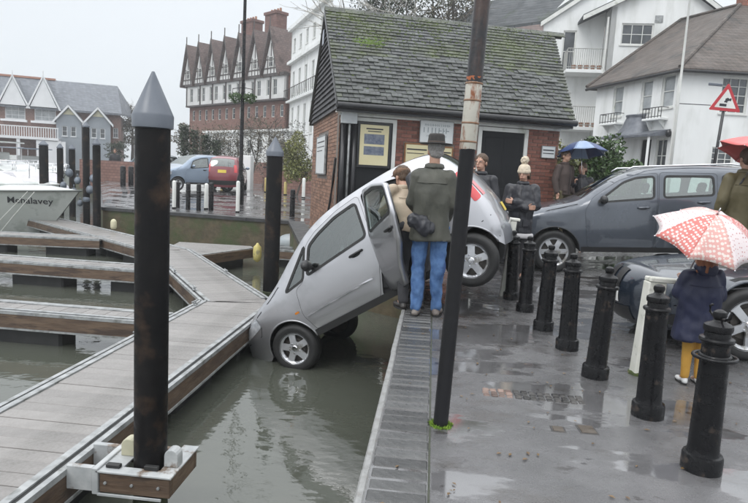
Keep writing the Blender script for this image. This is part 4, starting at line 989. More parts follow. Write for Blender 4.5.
def text(body,size,mt,parent,M,extr=.001,name='lettering',shear=0,align='CENTER'):
    cv=bpy.data.curves.new(name,'FONT'); cv.body=body; cv.size=size; cv.extrude=extr; cv.align_x=align; cv.shear=shear; cv.offset=.002 if shear else 0
    o=bpy.data.objects.new(name,cv); COL.objects.link(o); dg=bpy.context.evaluated_depsgraph_get(); me=bpy.data.meshes.new_from_object(o.evaluated_get(dg)); bpy.data.objects.remove(o)
    me.materials.clear(); return link(name,me,mt,parent,mat4=M)
e=poster('white_sign',1.60,2.30,2.10,2.54,'white sign with faint grey lettering high between the window bay and the door',(GALV,[]),.012,pm=PAPER)
GREYI=mat('faded grey ink',(.2,.24,.26),None,5,.5)
FX=Matrix.Rotation(PI/2,4,'X')
lt=MB(); random.seed(3)
for z0,hh,x0,x1 in((.325,.05,.1,.6),(.20,.10,.08,.62),(.12,.035,.15,.55)):
    x=x0
    while x<x1:
        wv=hh*random.uniform(.35,.7)
        lt.box(x,x+hh*.14,-.0062,-.0045,z0,z0+hh); 
        if random.random()<.7: lt.box(x,x+wv,-.0063,-.0046,z0+hh*random.choice((0,.45,.86)),z0+hh*random.choice((0,.45,.86))*0+z0*0+hh*.14+z0*0+z0 if False else z0+hh)if False else lt.box(x+hh*.15,x+wv,-.0062,-.0045,z0+hh*.4,z0+hh*.54)
        x+=wv+hh*.22
o=lt.build('faded_print',GREYI,e); o['kind']='stuff'
e=poster('letter_box_sign',4.24,4.55,1.95,2.2,'small white notice at the right hand corner of the brick hut',(GALV,[(.1,.9,.6,.7,INKT),(.1,.9,.35,.42,INKT)]),.012,pm=PAPER)
# notice on the left wall (faces the water)
Mw=hut.matrix_basis@Matrix.Translation((0,0,0))@Matrix.Rotation(-PI/2,4,'Z')
e=poster('wall_notice',-3.15,-1.55,1.36,2.24,'white paper notice on the left end wall of the brick hut',(GALV,[(.1,.9,.82,.85,INKT),(.1,.9,.70,.72,INKT),(.1,.7,.6,.62,INKT)]),.03,M=Mw,pm=PAPER)
# ---------------------------------------------------------------- buildings
PANE=mat('window pane',(.03,.035,.04),(.09,.10,.11),1.2,.06,spec=.9)
CURT=mat('net curtain pane',(.25,.27,.28),(.42,.44,.45),2,.1,spec=.8)
STRP=lambda n,c1,c2,period,c3,bump=.02: None
def tilemat(name,c1,c2,per=.16,bump=.02,c3=None,axis='Z'):
    m=mat(name,c1,c2,2.5,.6,.8,c3=c3,s3=.8,rand=.0); t=m.node_tree; n=t.nodes; l=t.links
    tc=n.new('ShaderNodeTexCoord'); br=n.new('ShaderNodeTexBrick'); mp=n.new('ShaderNodeMapping'); 
    br.inputs['Scale'].default_value=1; br.inputs['Brick Width'].default_value=per*1.1; br.inputs['Row Height'].default_value=per*.7; br.inputs['Mortar Size'].default_value=.012
    cb=n.new('ShaderNodeCombineXYZ'); sp=n.new('ShaderNodeSeparateXYZ'); l.new(tc.outputs['Object'],sp.inputs[0]); ad=n.new('ShaderNodeMath'); l.new(sp.outputs[0],ad.inputs[0]); l.new(sp.outputs[1],ad.inputs[1]); l.new(ad.outputs[0],cb.inputs[0]); l.new(sp.outputs[2],cb.inputs[1]); l.new(cb.outputs[0],br.inputs['Vector'])
    br.inputs['Color1'].default_value=(1,1,1,1); br.inputs['Color2'].default_value=(.6,.6,.6,1); br.inputs['Mortar'].default_value=(.25,.25,.25,1)
    p=n['Principled BSDF']; src=p.inputs['Base Color'].links[0].from_socket; mu=n.new('ShaderNodeMixRGB'); mu.blend_type='MULTIPLY'; mu.inputs[0].default_value=.65; l.new(src,mu.inputs[1]); l.new(br.outputs['Color'],mu.inputs[2]); l.new(mu.outputs[0],p.inputs['Base Color'])
    b=n.new('ShaderNodeBump'); b.inputs['Distance'].default_value=bump; l.new(br.outputs['Color'],b.inputs['Height']); l.new(b.outputs[0],p.inputs['Normal']); return m
RTILE=tilemat('brown roof tiles',(.085,.07,.06),(.13,.105,.09),.2,.02,(.06,.055,.05))
DSLATE=tilemat('grey slate roof',(.07,.078,.085),(.10,.108,.115),.25,.015,(.06,.075,.06))
MROOF=tilemat('blue grey roof',(.17,.185,.21),(.22,.235,.26),.3,.01)
TROOF=tilemat('red brown tile roof',(.16,.115,.105),(.2,.145,.13),.25,.02,(.09,.06,.055))
FBRK=tilemat('far brick',(.24,.13,.105),(.29,.165,.135),.22,.008)
def wall(parent,A,B,z0,z1,wins,m,name='wall',th=.25,top=None,rev=.12):
    """wall from A to B (xy, world coords relative to parent), outside on the right of travel; wins (u0,u1,z0,z1)"""
    A=Vector((*A,0));B=Vector((*B,0)); L=(B-A).length; a=math.atan2(B.y-A.y,B.x-A.x); M=Matrix.Translation(A)@Matrix.Rotation(a,4,'Z')
    out=[(0,z0),(L,z0)]+(top if top else [(L,z1),(0,z1)])
    hs=[[(u0,a0),(u1,a0),(u1,a1),(u0,a1)] for u0,u1,a0,a1 in wins]
    v,f=cdt(out,hs,50,grid=[]); mb=MB(); mb.add([M@Vector((p.x,0,p.y)) for p in v],f)
    for h in hs:
        for i in range(4):
            p=h[i];q=h[(i+1)%4]; mb.add([M@Vector((p[0],0,p[1])),M@Vector((q[0],0,q[1])),M@Vector((q[0],rev,q[1])),M@Vector((p[0],rev,p[1]))],[(0,1,2,3)])
    mb.add([M@Vector((p[0],th,p[1])) for p in out],[tuple(range(len(out)))])
    for i in range(len(out)):
        p=out[i];q=out[(i+1)%len(out)]; mb.add([M@Vector((p[0],0,p[1])),M@Vector((q[0],0,q[1])),M@Vector((q[0],th,q[1])),M@Vector((p[0],th,p[1]))],[(0,1,2,3)])
    mb.build(name,m,parent); return M
def window(parent,M,u0,u1,z0,z1,rows=2,cols=2,fr=.06,m=None,pane=None,y=.06,sill=True,name='window'):
    m=m or WHITEP; mb=MB(); g=fr*.45
    mb.box(u0,u1,y,y+.05,z0,z0+fr); mb.box(u0,u1,y,y+.05,z1-fr,z1); mb.box(u0,u0+fr,y,y+.05,z0+fr,z1-fr); mb.box(u1-fr,u1,y,y+.05,z0+fr,z1-fr)
    o=mb.build(name,m,parent,mat4=M)
    gb=MB()
    for r in range(1,rows): z=z0+(z1-z0)*r/rows; gb.box(u0+fr,u1-fr,y+.005,y+.035,z-g/2,z+g/2)
    for c in range(1,cols): u=u0+(u1-u0)*c/cols; gb.box(u-g/2,u+g/2,y+.003,y+.036,z0+fr,z1-fr)
    if gb.v: gb.build('glazing_bars',m,o)['kind']='stuff'
    MB().box(u0+.01,u1-.01,y+.04,y+.048,z0+.01,z1-.01).build('pane',pane or PANE,o)
    if sill: MB().box(u0-.05,u1+.05,-.05,y,z0-.06,z0-.001).build('sill',m,o)
    return o
def slab(parent,pts,t,m,name='roof'):   # polygon in 3D with thickness downward
    pts=[Vector(p) for p in pts]; n=len(pts); d=Vector((0,0,-t)); f=[tuple(range(n)),tuple(range(2*n-1,n-1,-1))]+[(i,(i+1)%n,n+(i+1)%n,n+i) for i in range(n)]
    return MB().add(pts+[p+d for p in pts],f).build(name,m,parent)
# white house at the right
P=Vector((8.42,22.7));Q=Vector((6.74,27.37)); dr=Vector((math.cos(R_(5.7)),math.sin(R_(5.7))))
zg=gz(8.42,22.7)
wh=empty('white_house',(P.x,P.y,zg),0,'white rendered two storey house with a hipped brown tiled roof at the right','house')
Rr=P+dr*9
def loc(p,z): return (p.x-P.x,p.y-P.y,z-zg)
ul=lambda u:u+.49
EZ=5.8-zg
w1=[(ul(.68),ul(1.33),4.3-zg,5.55-zg),(ul(2.41),ul(3.04),4.35-zg,5.55-zg),(ul(3.53),ul(4.2),4.4-zg,5.6-zg),(ul(.5),ul(1.4),1.3-zg,2.9-zg)]
Mw=wall(wh,(Q.x-P.x,Q.y-P.y),(0,0),-1,EZ,w1+[(ul(2.75),ul(3.30),.3-zg*0-.3,3.3-zg),(ul(3.55),ul(4.15),.6,3.3-zg)],REND)
for a in w1: window(wh,Mw,*a,rows=2,cols=1,fr=.07,pane=CURT)
window(wh,Mw,ul(3.55),ul(4.15),.6,3.3-zg,3,2,.06)
dg=MB().box(ul(2.76),ul(3.29),.05,.11,0,3.28-zg).build('door',PAINTD,wh,mat4=Mw)
Me=wall(wh,(0,0),(Rr.x-P.x,Rr.y-P.y),-1,EZ,[(1.48,2.43,4.25-zg,5.5-zg),(1.4,2.2,1.4,3.05-zg),(5,6,4.25-zg,5.5-zg)],REND)
window(wh,Me,1.48,2.43,4.25-zg,5.5-zg,4,3,.05); window(wh,Me,1.4,2.2,1.4,3.05-zg,4,3,.05); window(wh,Me,5,6,4.25-zg,5.5-zg,4,3,.05)
pk=ray(740,5)*25; pk.z+=H; lk=ray(681,20)*28; lk.z+=H; pk=pk-Vector((P.x,P.y,zg)); lk=lk-Vector((P.x,P.y,zg))
dl=(Q-P).normalized(); 
c0=Vector((0,0,EZ))+Vector((-dr.x*.3+ -dl.x*.3,-dr.y*.3-dl.y*.3,-.12)); cl=Vector((Q.x-P.x,Q.y-P.y,EZ))+Vector((-dr.x*.3+dl.x*.3,-dr.y*.3+dl.y*.3,-.12)); c_r=Vector((Rr.x-P.x,Rr.y-P.y,EZ))+Vector((-dl.x*.3,-dl.y*.3,-.12))
slab(wh,[cl,c0,pk,lk],.12,RTILE); slab(wh,[c0,c_r,pk+Vector((dr.x*5,dr.y*5,0)),pk+Vector((.005,0,0))],.12,RTILE)
bk=Vector((dl.x*9,dl.y*9,0))
slab(wh,[cl,lk,cl+Vector((dr.x*6,dr.y*6,0))],.12,RTILE)
for a,b in((cl,lk),(lk,pk),(c0,pk)): MB().tube([a+Vector((0,0,.03)),b+Vector((0,0,.03))],.07,6).build('ridge_tiles',RTILE,wh)
MB().tube([cl+Vector((0,0,-.1)),c0+Vector((0,0,-.1)),c_r+Vector((0,0,-.1))],.06,8).build('gutter',GUT,wh)
MB().tube([Vector((-dr.x*.08,-dr.y*.08-.05,-.5)),Vector((-dr.x*.08,-dr.y*.08-.05,EZ-.1))],.045,8).build('downpipe',WHITEP,wh)
MB().box(-.4,.4,-.3,.3,-.8,1.2).build('chimney',tilemat('chimney brick',(.30,.11,.07),(.36,.15,.1),.2),wh,mat4=TR(pk.x+.5,pk.y+.3,pk.z))
MB().box(2.0,9.8,.5,5,0,EZ-.2).build('inner_core',REND,wh,mat4=Matrix.Rotation(R_(5.7),4,'Z'))
# window boxes with railings
for u0,u1,z in((ul(.40),ul(1.5),4.0-zg),(ul(3.05),ul(4.05),4.0-zg)):
    o=MB().box(u0,u1,-.34,-.005,z-.05,z+.03,c=.01).build('window_box',REND,wh,mat4=Mw)
    mb=MB(); mb.tube([(u0,-.32,z+.40),(u1,-.32,z+.40)],.018,5); mb.tube([(u0,-.32,z+.08),(u1,-.32,z+.08)],.014,5)
    for k in range(7): u=u0+(u1-u0)*k/6; mb.tube([(u,-.32,z+.03),(u,-.32,z+.40)],.014,5)
    for u in(u0,u1): mb.tube([(u,-.32,z+.40),(u,0,z+.40)],.014,5)
    mb.build('railing',GUT,o)
    for ub in(u0+.15,u1-.2): MB().prism([(0,0),(-.28,0),(0,-.3)],ub,ub+.05,'x').build('bracket',REND,o,mat4=TR(0,-.004,z-.05))
LEAD=mat('lead canopy',(.10,.11,.13),(.17,.18,.2),4,.4,.55,metal=.3)
u0,u1=ul(1.15),ul(4.25)
MB().add([(u0,-.9,3.38-zg),(u1,-.9,3.38-zg),(u1,0,3.62-zg),(u0,0,3.62-zg),(u0,-.9,3.30-zg),(u1,-.9,3.30-zg),(u1,0,3.40-zg),(u0,0,3.40-zg)],[(0,1,2,3),(7,6,5,4),(0,4,5,1),(1,5,6,2),(2,6,7,3),(3,7,4,0)]).build('porch_roof',LEAD,wh,mat4=Mw)
mb=MB(); pr=[(.95,3.44),(.80,3.56),(.62,3.80),(.50,4.08),(.46,4.16),(.50,4.20),(.50,4.25)]
n=16; v=[];f=[]
for r,z in pr:
    for k in range(n+1): t=PI+PI*k/n; v.append((ul(2.35)+r*math.cos(t),r*.75*math.sin(t)-.003,z-zg))
for i in range(len(pr)-1):
    for k in range(n): f.append((i*(n+1)+k,i*(n+1)+k+1,(i+1)*(n+1)+k+1,(i+1)*(n+1)+k))
f.append(tuple((len(pr)-1)*(n+1)+k for k in range(n+1))); mb.add(v,f).build('porch_dome',LEAD,wh,True,mat4=Mw)
for u in(u0+.1,ul(2.6),u1-.1): MB().lathe([(.06,0),(.05,.2),(.045,3.3-zg-.001)],10).build('porch_column',REND,wh,mat4=Mw@TR(u,-.8,0))
MB().ell((0,0,0),(.1,.1,.14)).build('wall_lamp',GUT,wh,mat4=Mw@TR(ul(4.3),-.12,3.45-zg))
# flag pole / white pole at the corner
q=empty('white_pole',(8.0,21.6,gz(8,21.6)),0,'slim white pole standing at the corner of the white house','pole')
MB().lathe([(.05,0),(.045,4),(.03,7.4),(.045,7.42),(.0,7.5)],10).build('shaft',WHITEP,q,True)
MB().tube([(0,0,3.55),(1.1,.1,3.55)],.015,5).build('stay',GUT,q)
# tall white building behind
zb=.6; bb=empty('balcony_house',(6.36,32.2,zb),R_(-2.93),'tall white gabled building with iron balconies behind the brick hut roof','house')
Z=lambda x:x-zb
bw=[(.91+.1,1.65,Z(7.12),Z(9.15)),(1.0,1.65,Z(4.4),Z(6.1))]
Mb=wall(bb,(-1.35,0),(1.62,0),-1,Z(9.0),bw,REND,top=[(2.97,Z(11.35)),(1.55,Z(11.35)),(-.0,Z(9.55))])
for a_ in bw: window(bb,Mb,*a_,rows=2,cols=1,fr=.07,sill=False)
slab(bb,[(-1.5,-.15,Z(9.55)),(1.3,-.15,Z(11.5)),(-4.7,3.9,Z(11.5)),(-7.5,3.9,Z(9.55))],.15,DSLATE)
slab(bb,[(-1.52,-.18,Z(9.5)),(1.3,-.18,Z(11.47)),(1.3,-.16,Z(11.47)),(-1.52,-.16,Z(9.5))],.22,WHITEP,'barge_board')
rw=[(2.17-1.64,3.64-1.64,Z(8.25),Z(9.25)),(.55,2.0,Z(5.2),Z(6.3))]
Mg=Matrix.Translation((1.64,-1.2,0)); wall(bb,(1.64,-1.2),(6.7,-1.2),-1,Z(9.9),rw,REND,top=[(5.06,Z(9.6)),(2.6,Z(11.3)),(0,Z(10.0))])
for a_ in rw: window(bb,Mg,*a_,rows=2,cols=3,fr=.07)
wall(bb,(1.64,0),(1.64,-1.2),-1,Z(10),[],REND)
wall(bb,(6.7,-1.2),(6.7,6),-1,Z(9.6),[],REND)
slab(bb,[(.3,-1.5,Z(9.55)),(4.24,-1.5,Z(11.55)),(4.24,5,Z(11.55)),(.3,5,Z(9.55))],.14,DSLATE)
slab(bb,[(4.242,-1.5,Z(11.55)),(6.95,-1.5,Z(9.62)),(6.95,5,Z(9.62)),(4.242,5,Z(11.55))],.14,DSLATE)
slab(bb,[(.3,-1.53,Z(9.50)),(4.24,-1.53,Z(11.50)),(4.24,-1.505,Z(11.50)),(.3,-1.505,Z(9.50))],.22,WHITEP,'barge_board')
slab(bb,[(4.24,-1.53,Z(11.5)),(6.95,-1.53,Z(9.57)),(6.95,-1.505,Z(9.57)),(4.24,-1.505,Z(11.5))],.22,WHITEP,'barge_board')
MB().box(2.0,2.35,-.03,-.002,Z(9.3),Z(9.62)).build('vent',GALV,bb,mat4=Mg)
for zz_ in(7.05,4.3):
    o=MB().box(-.25,1.60,-1.25,-.003,Z(zz_-.16),Z(zz_),c=.01).build('balcony',REND,bb)
    mb=MB()
    for h in(.1,.98): mb.tube([(-.22,-.01,Z(zz_+h)),(-.22,-1.2,Z(zz_+h)),(1.58,-1.2,Z(zz_+h))],.02,5)
    for k in range(19): mb.tube([(-.22+k*.1,-1.2,Z(zz_)),(-.22+k*.1,-1.2,Z(zz_+.98))],.011,4)
    for k in range(12): mb.tube([(-.22,-k*.1,Z(zz_)),(-.22,-k*.1,Z(zz_+.98))],.011,4)
    mb.build('railing',mat('weathered railing',(.28,.28,.26),(.4,.4,.38),6,.5),o)
    mb=MB()
    for k in range(5): mb.lathe([(.09,0),(.12,.22),(.1,.23)],8,TR(.15+k*.3,-1.0,Z(zz_)))
    mb.build('flower_pots',mat('terracotta',(.28,.14,.08),None,5,.7),o)['kind']='stuff'
MB().tube([(1.5,-1.28,0),(1.5,-1.28,Z(9.5))],.05,8).build('downpipe',WHITEP,bb)
# half timbered terrace, far left centre
A_=Vector((-24.82,59.35));B_=Vector((-12.3,49.15)); zg=.35
tt=empty('timbered_terrace',(A_.x,A_.y,zg),R_(-39.35),'long red brick and white timbered terrace with seven steep gables behind the lamp','building')
Z=lambda x:x-zg; LT=(B_-A_).length
I4=Matrix.Identity(4)
ap=[.55+2.32*k for k in range(7)]
TWH=mat('timber frame panel white',(.55,.55,.54),(.66,.66,.65),1,.7); TBK=mat('dark framing timber',(.06,.05,.05),(.1,.09,.085),3,.7)
gw=[]
for k in range(13): u=.55+k*1.22; gw.append((u,u+.5,Z(5.6),Z(6.6)))
wall(tt,(0,0),(LT,0),-1,Z(7.1),[(a_,b_,Z(5.75),Z(6.75)) for a_,b_,c_,d_ in gw]+[(a_,b_,Z(2.4),Z(4.2)) for a_,b_,c_,d_ in gw],FBRK)
for a_,b_,c_,d_ in gw: window(tt,I4,a_,b_,Z(5.75),Z(6.75),2,1,.06,sill=False); window(tt,I4,a_,b_,Z(2.4),Z(4.2),2,1,.06,sill=False)
Mu=Matrix.Translation((0,-.35,0)); uw=[]
for a_ in ap:
    uw+=[(a_-.75,a_-.15,Z(7.5),Z(8.8)),(a_+.1,a_+.7,Z(7.5),Z(8.8))]
uw=[w_ for w_ in uw if w_[0]>.05]
wall(tt,(0,-.35),(LT,-.35),Z(7.15),Z(9.1),uw,TWH)
for w_ in uw: window(tt,Mu,*w_,rows=2,cols=2,fr=.05,sill=False)
MB().box(-.1,LT+.1,-.5,.1,Z(9.0),Z(9.25)).build('cornice',TBK,tt)
MB().box(-.05,LT+.05,-.42,.1,Z(7.05),Z(7.2)).build('cornice',TBK,tt)
for k in range(8): MB().box(ap[0]-1.16+2.32*k+1.0-.08 if k else .0,ap[0]-1.16+2.32*k+1.08 if k else .12,-.42,-.35,Z(7.2),Z(9.0)).build('post',TBK,tt)
apz=Z(13.0)
for i,a_ in enumerate(ap):
    hw=1.08; za=Z(12.0)
    o=MB().add([(a_-hw,-.5,Z(9.25)),(a_+hw,-.5,Z(9.25)),(a_+.12,-.5,za),(a_-.12,-.5,za),(a_-hw,-.2,Z(9.25)),(a_+hw,-.2,Z(9.25)),(a_+.12,-.2,za),(a_-.12,-.2,za)],[(0,1,2,3),(7,6,5,4),(0,4,5,1),(1,5,6,2),(2,6,7,3),(3,7,4,0)]).build('gable',TWH,tt)
    mb=MB()
    for z_ in(9.6,10.3): hh=hw*(1-(z_-9.25)/3.1); mb.box(a_-hh,a_+hh,-.53,-.502,Z(z_),Z(z_)+.1)
    for dx in(-.45,0,.45): mb.box(a_+dx-.04,a_+dx+.04,-.535,-.503,Z(9.25),Z(9.25)+2.4*(1-abs(dx)/1.1))
    mb.build('framing',TBK,o)
    window(tt,TR(0,-.6,0),a_-.3,a_+.3,Z(9.75),Z(10.6),2,2,.05,sill=False,name='window')
    slab(tt,[(a_-1.2,-.75,Z(9.1)),(a_,-.75,apz),(a_,3.4,apz),(a_-1.2,3.4,Z(9.1))],.12,TROOF)
    slab(tt,[(a_+.003,-.75,apz),(a_+1.2,-.75,Z(9.1)),(a_+1.2,3.4,Z(9.1)),(a_+.003,3.4,apz)],.12,TROOF)
    MB().add([(a_-1.22,-.78,Z(8.95)),(a_-1.22,-.78,Z(9.2)),(a_,-.78,apz+.1),(a_+1.22,-.78,Z(9.2)),(a_+1.22,-.78,Z(8.95)),(a_,-.78,apz-.28)],[(0,1,2,5),(5,2,3,4)]).build('barge_board',TBK,tt)
    MB().tube([(a_,-.7,apz),(a_,-.7,apz+.7)],.05,5).build('finial',TBK,tt)
slab(tt,[(-.2,3.0,Z(12.3)),(LT+.2,3.0,Z(12.3)),(LT+.2,5.2,Z(12.9)),(-.2,5.2,Z(12.9))],.2,TROOF)
slab(tt,[(-.2,.4,Z(9.3)),(LT+.2,.4,Z(9.3)),(LT+.2,3.2,Z(12.2)),(-.2,3.2,Z(12.2))],.2,TROOF)
wall(tt,(LT,0),(LT,8),-1,Z(9.2),[],FBRK); MB().box(.3,LT-.3,.6,8,-1,Z(9)).build('inner_core',FBRK,tt)
CBR=tilemat('dark chimney brick',(.17,.08,.065),(.21,.11,.09),.3,.01)
MB().box(3.7,5.6,3.4,4.6,Z(11),Z(15.4)).box(3.6,5.7,3.3,4.7,Z(15.4),Z(15.65)).build('chimney',CBR,tt); MB().box(7.7,9.5,3.4,4.6,Z(11),Z(15.6)).box(7.6,9.6,3.3,4.7,Z(15.6),Z(15.85)).build('chimney',CBR,tt)
cp=MB()
for c in(3.95,4.4,4.85,5.3,7.95,8.4,8.9,9.3): cp.lathe([(.12,0),(.1,.35)],8,TR(c,4,Z(15.65 if c<6 else 15.85)))
cp.build('chimney_pots',mat('clay pot',(.3,.15,.09),None,5,.7),tt)['kind']='stuff'
# white stucco terrace between timbered terrace and the hut
P5=Vector((-11.7,47.4)); zg=.35
st=empty('stucco_house',(P5.x,P5.y,zg),R_(-63.36),'tall white stucco terrace with cornices right of the timbered gables','building')
Z=lambda x:x-zg
sw=[]
for k in range(5):
    u=.7+k*1.9; sw+=[(u,u+.7,Z(10.35),Z(11.35)),(u,u+.7,Z(7.2),Z(8.9)),(u,u+.7,Z(4.0),Z(6.2))]
wall(st,(0,0),(10,0),-1,Z(12.0),sw,REND)
for w_ in sw: window(st,I4,*w_,rows=2,cols=2,fr=.06,pane=CURT)
for z_,h in((9.5,.22),(12.0,.3),(6.6,.15)): MB().box(-.1,10.1,-.3,.26,Z(z_),Z(z_+h)).build('cornice',REND,st)
wall(st,(0,7),(0,0),-1,Z(12),[],REND); MB().box(.3,9.9,.35,7,-1,Z(11.8)).build('inner_core',REND,st)
mb=MB()
for k in range(20): mb.tube([(.2+k*.5,-.5,Z(6.7)),(.2+k*.5,-.5,Z(7.5))],.02,4)
mb.tube([(0,-.5,Z(7.5)),(10,-.5,Z(7.5))],.03,4); mb.build('railing',GUT,st)
# marina houses far left
P3=Vector((-43.32,56.79)); zg=.2; mh=empty('marina_houses',(P3.x,P3.y,zg),R_(24.37),'row of marina houses with white pointed gables under one long grey roof','building')
Z=lambda x:x-zg
MBR=tilemat('marina brick',(.26,.155,.13),(.3,.185,.155),.22,.008); WB=mat('white boarding',(.68,.69,.70),(.76,.77,.78),1,.5); GBLUE=mat('grey blue boarding',(.25,.28,.31),(.3,.33,.36),1,.6)
mw_=[(-3.1,-1.2,Z(5.1),Z(6.2)),(.5,2.3,Z(5.0),Z(6.25)),(3.1,5.05,Z(5.0),Z(6.35))]
wall(mh,(-9,0),(11.1,0),-1,Z(6.6),[(a_+9,b_+9,c_,d_) for a_,b_,c_,d_ in mw_]+[(5.7+9,6.3+9,Z(3.2),Z(4.2)),(8.3+9,9.1+9,Z(4.0),Z(4.9)),(10.4+9,10.9+9,Z(3.8),Z(4.8))],MBR)
for a_,b_,c_,d_ in mw_: window(mh,I4,a_,b_,c_,d_,3,3,.09,pane=CURT,m=WB)
for a_ in((5.7,6.3,Z(3.2),Z(4.2)),(8.3,9.1,Z(4.0),Z(4.9)),(10.4,10.9,Z(3.8),Z(4.8))): window(mh,I4,*a_,rows=2,cols=2,m=WB)
slab(mh,[(-9.3,-.5,Z(6.3)),(11.3,-.5,Z(6.3)),(10.6,2.9,Z(9.45)),(-9.3,2.9,Z(9.45))],.2,MROOF)
slab(mh,[(10.6,2.9,Z(9.45)),(11.3,-.5,Z(6.3)),(12.4,6,Z(6.5))],.2,MROOF)
MB().box(-9.3,4.6,2.75,3.05,Z(9.42),Z(9.62)).build('ridge_tiles',mat('red ridge',(.34,.17,.12),None,4,.7),mh)
for a_,hw,za in((-2.1,1.2,9.0),(1.35,1.15,8.95),(4.05,1.2,9.15)):
    o=MB().add([(a_-hw,-.62,Z(6.35)),(a_+hw,-.62,Z(6.35)),(a_,-.62,Z(za)),(a_-hw,-.3,Z(6.35)),(a_+hw,-.3,Z(6.35)),(a_,-.3,Z(za))],[(0,1,2),(5,4,3),(0,3,4,1),(1,4,5,2),(2,5,3,0)]).build('gable',WB,mh)
    mb=MB(); 
    for s in(-1,1): mb.add([(a_+s*(hw+.2),-.7,Z(6.1)),(a_+s*(hw+.38),-.7,Z(6.1)),(a_+s*.02,-.7,Z(za+.32)),(a_+s*.02,-.7,Z(za+.02)),(a_+s*(hw+.2),-.62,Z(6.1)),(a_+s*(hw+.38),-.62,Z(6.1)),(a_+s*.02,-.62,Z(za+.32)),(a_+s*.02,-.62,Z(za+.02))],[(0,1,2,3),(7,6,5,4),(0,4,5,1),(1,5,6,2),(2,6,7,3),(3,7,4,0)])
    mb.tube([(a_,-.66,Z(za+.2)),(a_,-.66,Z(za+.7))],.05,5); mb.build('barge_board',WB,o)
    for s in(-1,1): slab(mh,[(a_+s*(hw+.3),-.6,Z(6.2)),(a_+s*.01,-.6,Z(za+.1)),(a_+s*.01,2.5,Z(za+.1)),(a_+s*(hw+.3),1,Z(6.2))],.1,MROOF,'roof')
    MB().box(a_-hw,a_+hw,-.5,-.005,Z(4.75),Z(4.95)).build('sill_board',WB,mh)
for a_ in(6.4,9.1):
    o=wall(mh,(a_-1.15,-1.2),(a_+1.15,-1.2),-1,Z(5.3),[(.5,1.0,Z(3.6),Z(4.6)),(1.3,1.8,Z(3.6),Z(4.6))],GBLUE,top=[(2.3,Z(5.3)),(1.15,Z(6.6)),(0,Z(5.3))])
    for q_ in((.5,1.0),(1.3,1.8)): window(mh,Matrix.Translation((a_-1.15,-1.2,0)),*q_,Z(3.6),Z(4.6),2,1,m=WB)
    for s in(-1,1): slab(mh,[(a_+s*1.4,-1.5,Z(5.1)),(a_+s*.01,-1.5,Z(6.75)),(a_+s*.01,.5,Z(6.75)),(a_+s*1.4,.5,Z(5.1))],.12,MROOF,'roof'); slab(mh,[(a_+s*1.45,-1.54,Z(5.02)),(a_+s*.01,-1.54,Z(6.72)),(a_+s*.01,-1.51,Z(6.72)),(a_+s*1.45,-1.51,Z(5.02))],.25,WB,'barge_board')
    MB().prism([(a_-.55,Z(5.75)),(a_+.55,Z(5.75)),(a_,Z(6.4))],-1.26,-1.21,'y').build('gable_board',mat('pale yellow board',(.5,.48,.34),None,4,.6),mh)
MB().box(-9,5.6,-2.2,-.01,Z(3.05),Z(3.3)).build('balcony',WB,mh)
mb=MB(); mb.box(-9,5.6,-2.2,-2.14,Z(4.2),Z(4.3))
for k in range(70): mb.box(-9+k*.21,-8.93+k*.21,-2.19,-2.15,Z(3.3),Z(4.2))
mb.build('balustrade',WB,mh)['kind']='stuff'
for k in range(5): MB().box(-8.9+k*3.6,-8.6+k*3.6,-2.15,-1.9,-1,Z(3.05)).build('pillar',WB,mh)
MB().box(-9,11,.4,6,-1,Z(6.2)).build('inner_core',MBR,mh)
MB().box(3.6,6.2,-2.1,-1.95,-1,Z(3.0)).build('white_screen',WB,mh)
# low white garage wall and brown hedge behind the far cars
gw_=empty('garden_wall',(-13.5,31,.3),R_(-6),'white painted garden wall with a pillar behind the red car','wall')
wall(gw_,(0,0),(4.0,0),-.5,1.55,[],REND); MB().box(3.5,4.1,-.15,.3,-.5,1.75,c=.02).build('pillar',REND,gw_); MB().box(-6,0,0,.2,-.5,1.1).build('low_wall',FBRK,gw_)
bw_=empty('brick_wall',(-8.6,30,.3),R_(-4),'old brown brick garden wall behind the black pile','wall')
wall(bw_,(0,0),(4.4,0),-.5,1.15,[],FBRK); MB().box(-.05,4.45,-.05,.3,1.152,1.22).build('coping',COPD,bw_)
MB().box(3.7,4.4,-.02,-.001,.2,1.0).build('panel',REND,bw_)
# ---------------------------------------------------------------- vegetation
def leafmesh(fn,n,size,m,name,parent,stuff=False):
    """n leaf quads at positions from fn()"""
    V=np.zeros((n*4,3)); rng=np.random.default_rng(n+int(size*1000))
    C=np.array([fn() for _ in range(n)]); u=rng.normal(size=(n,3)); u/=np.linalg.norm(u,axis=1)[:,None]; w_=rng.normal(size=(n,3)); w_-=u*(u*w_).sum(1)[:,None]; w_/=np.linalg.norm(w_,axis=1)[:,None]
    s=size*rng.uniform(.6,1.4,n)[:,None]
    V[0::4]=C-u*s;V[1::4]=C+w_*s*.5;V[2::4]=C+u*s;V[3::4]=C-w_*s*.5
    me=bpy.data.meshes.new(name); me.from_pydata(V.tolist(),[],[(4*i,4*i+1,4*i+2,4*i+3) for i in range(n)]); me.update()
    return link(name,me,m,parent)
def clumpfn(cs,gap=.55):
    def f():
        c,r=random.choice(cs); d=Vector((random.gauss(0,1),random.gauss(0,1),random.gauss(0,1))).normalized()*random.uniform(gap,1)**.7
        return (c[0]+d.x*r[0],c[1]+d.y*r[1],c[2]+d.z*r[2])
    return f
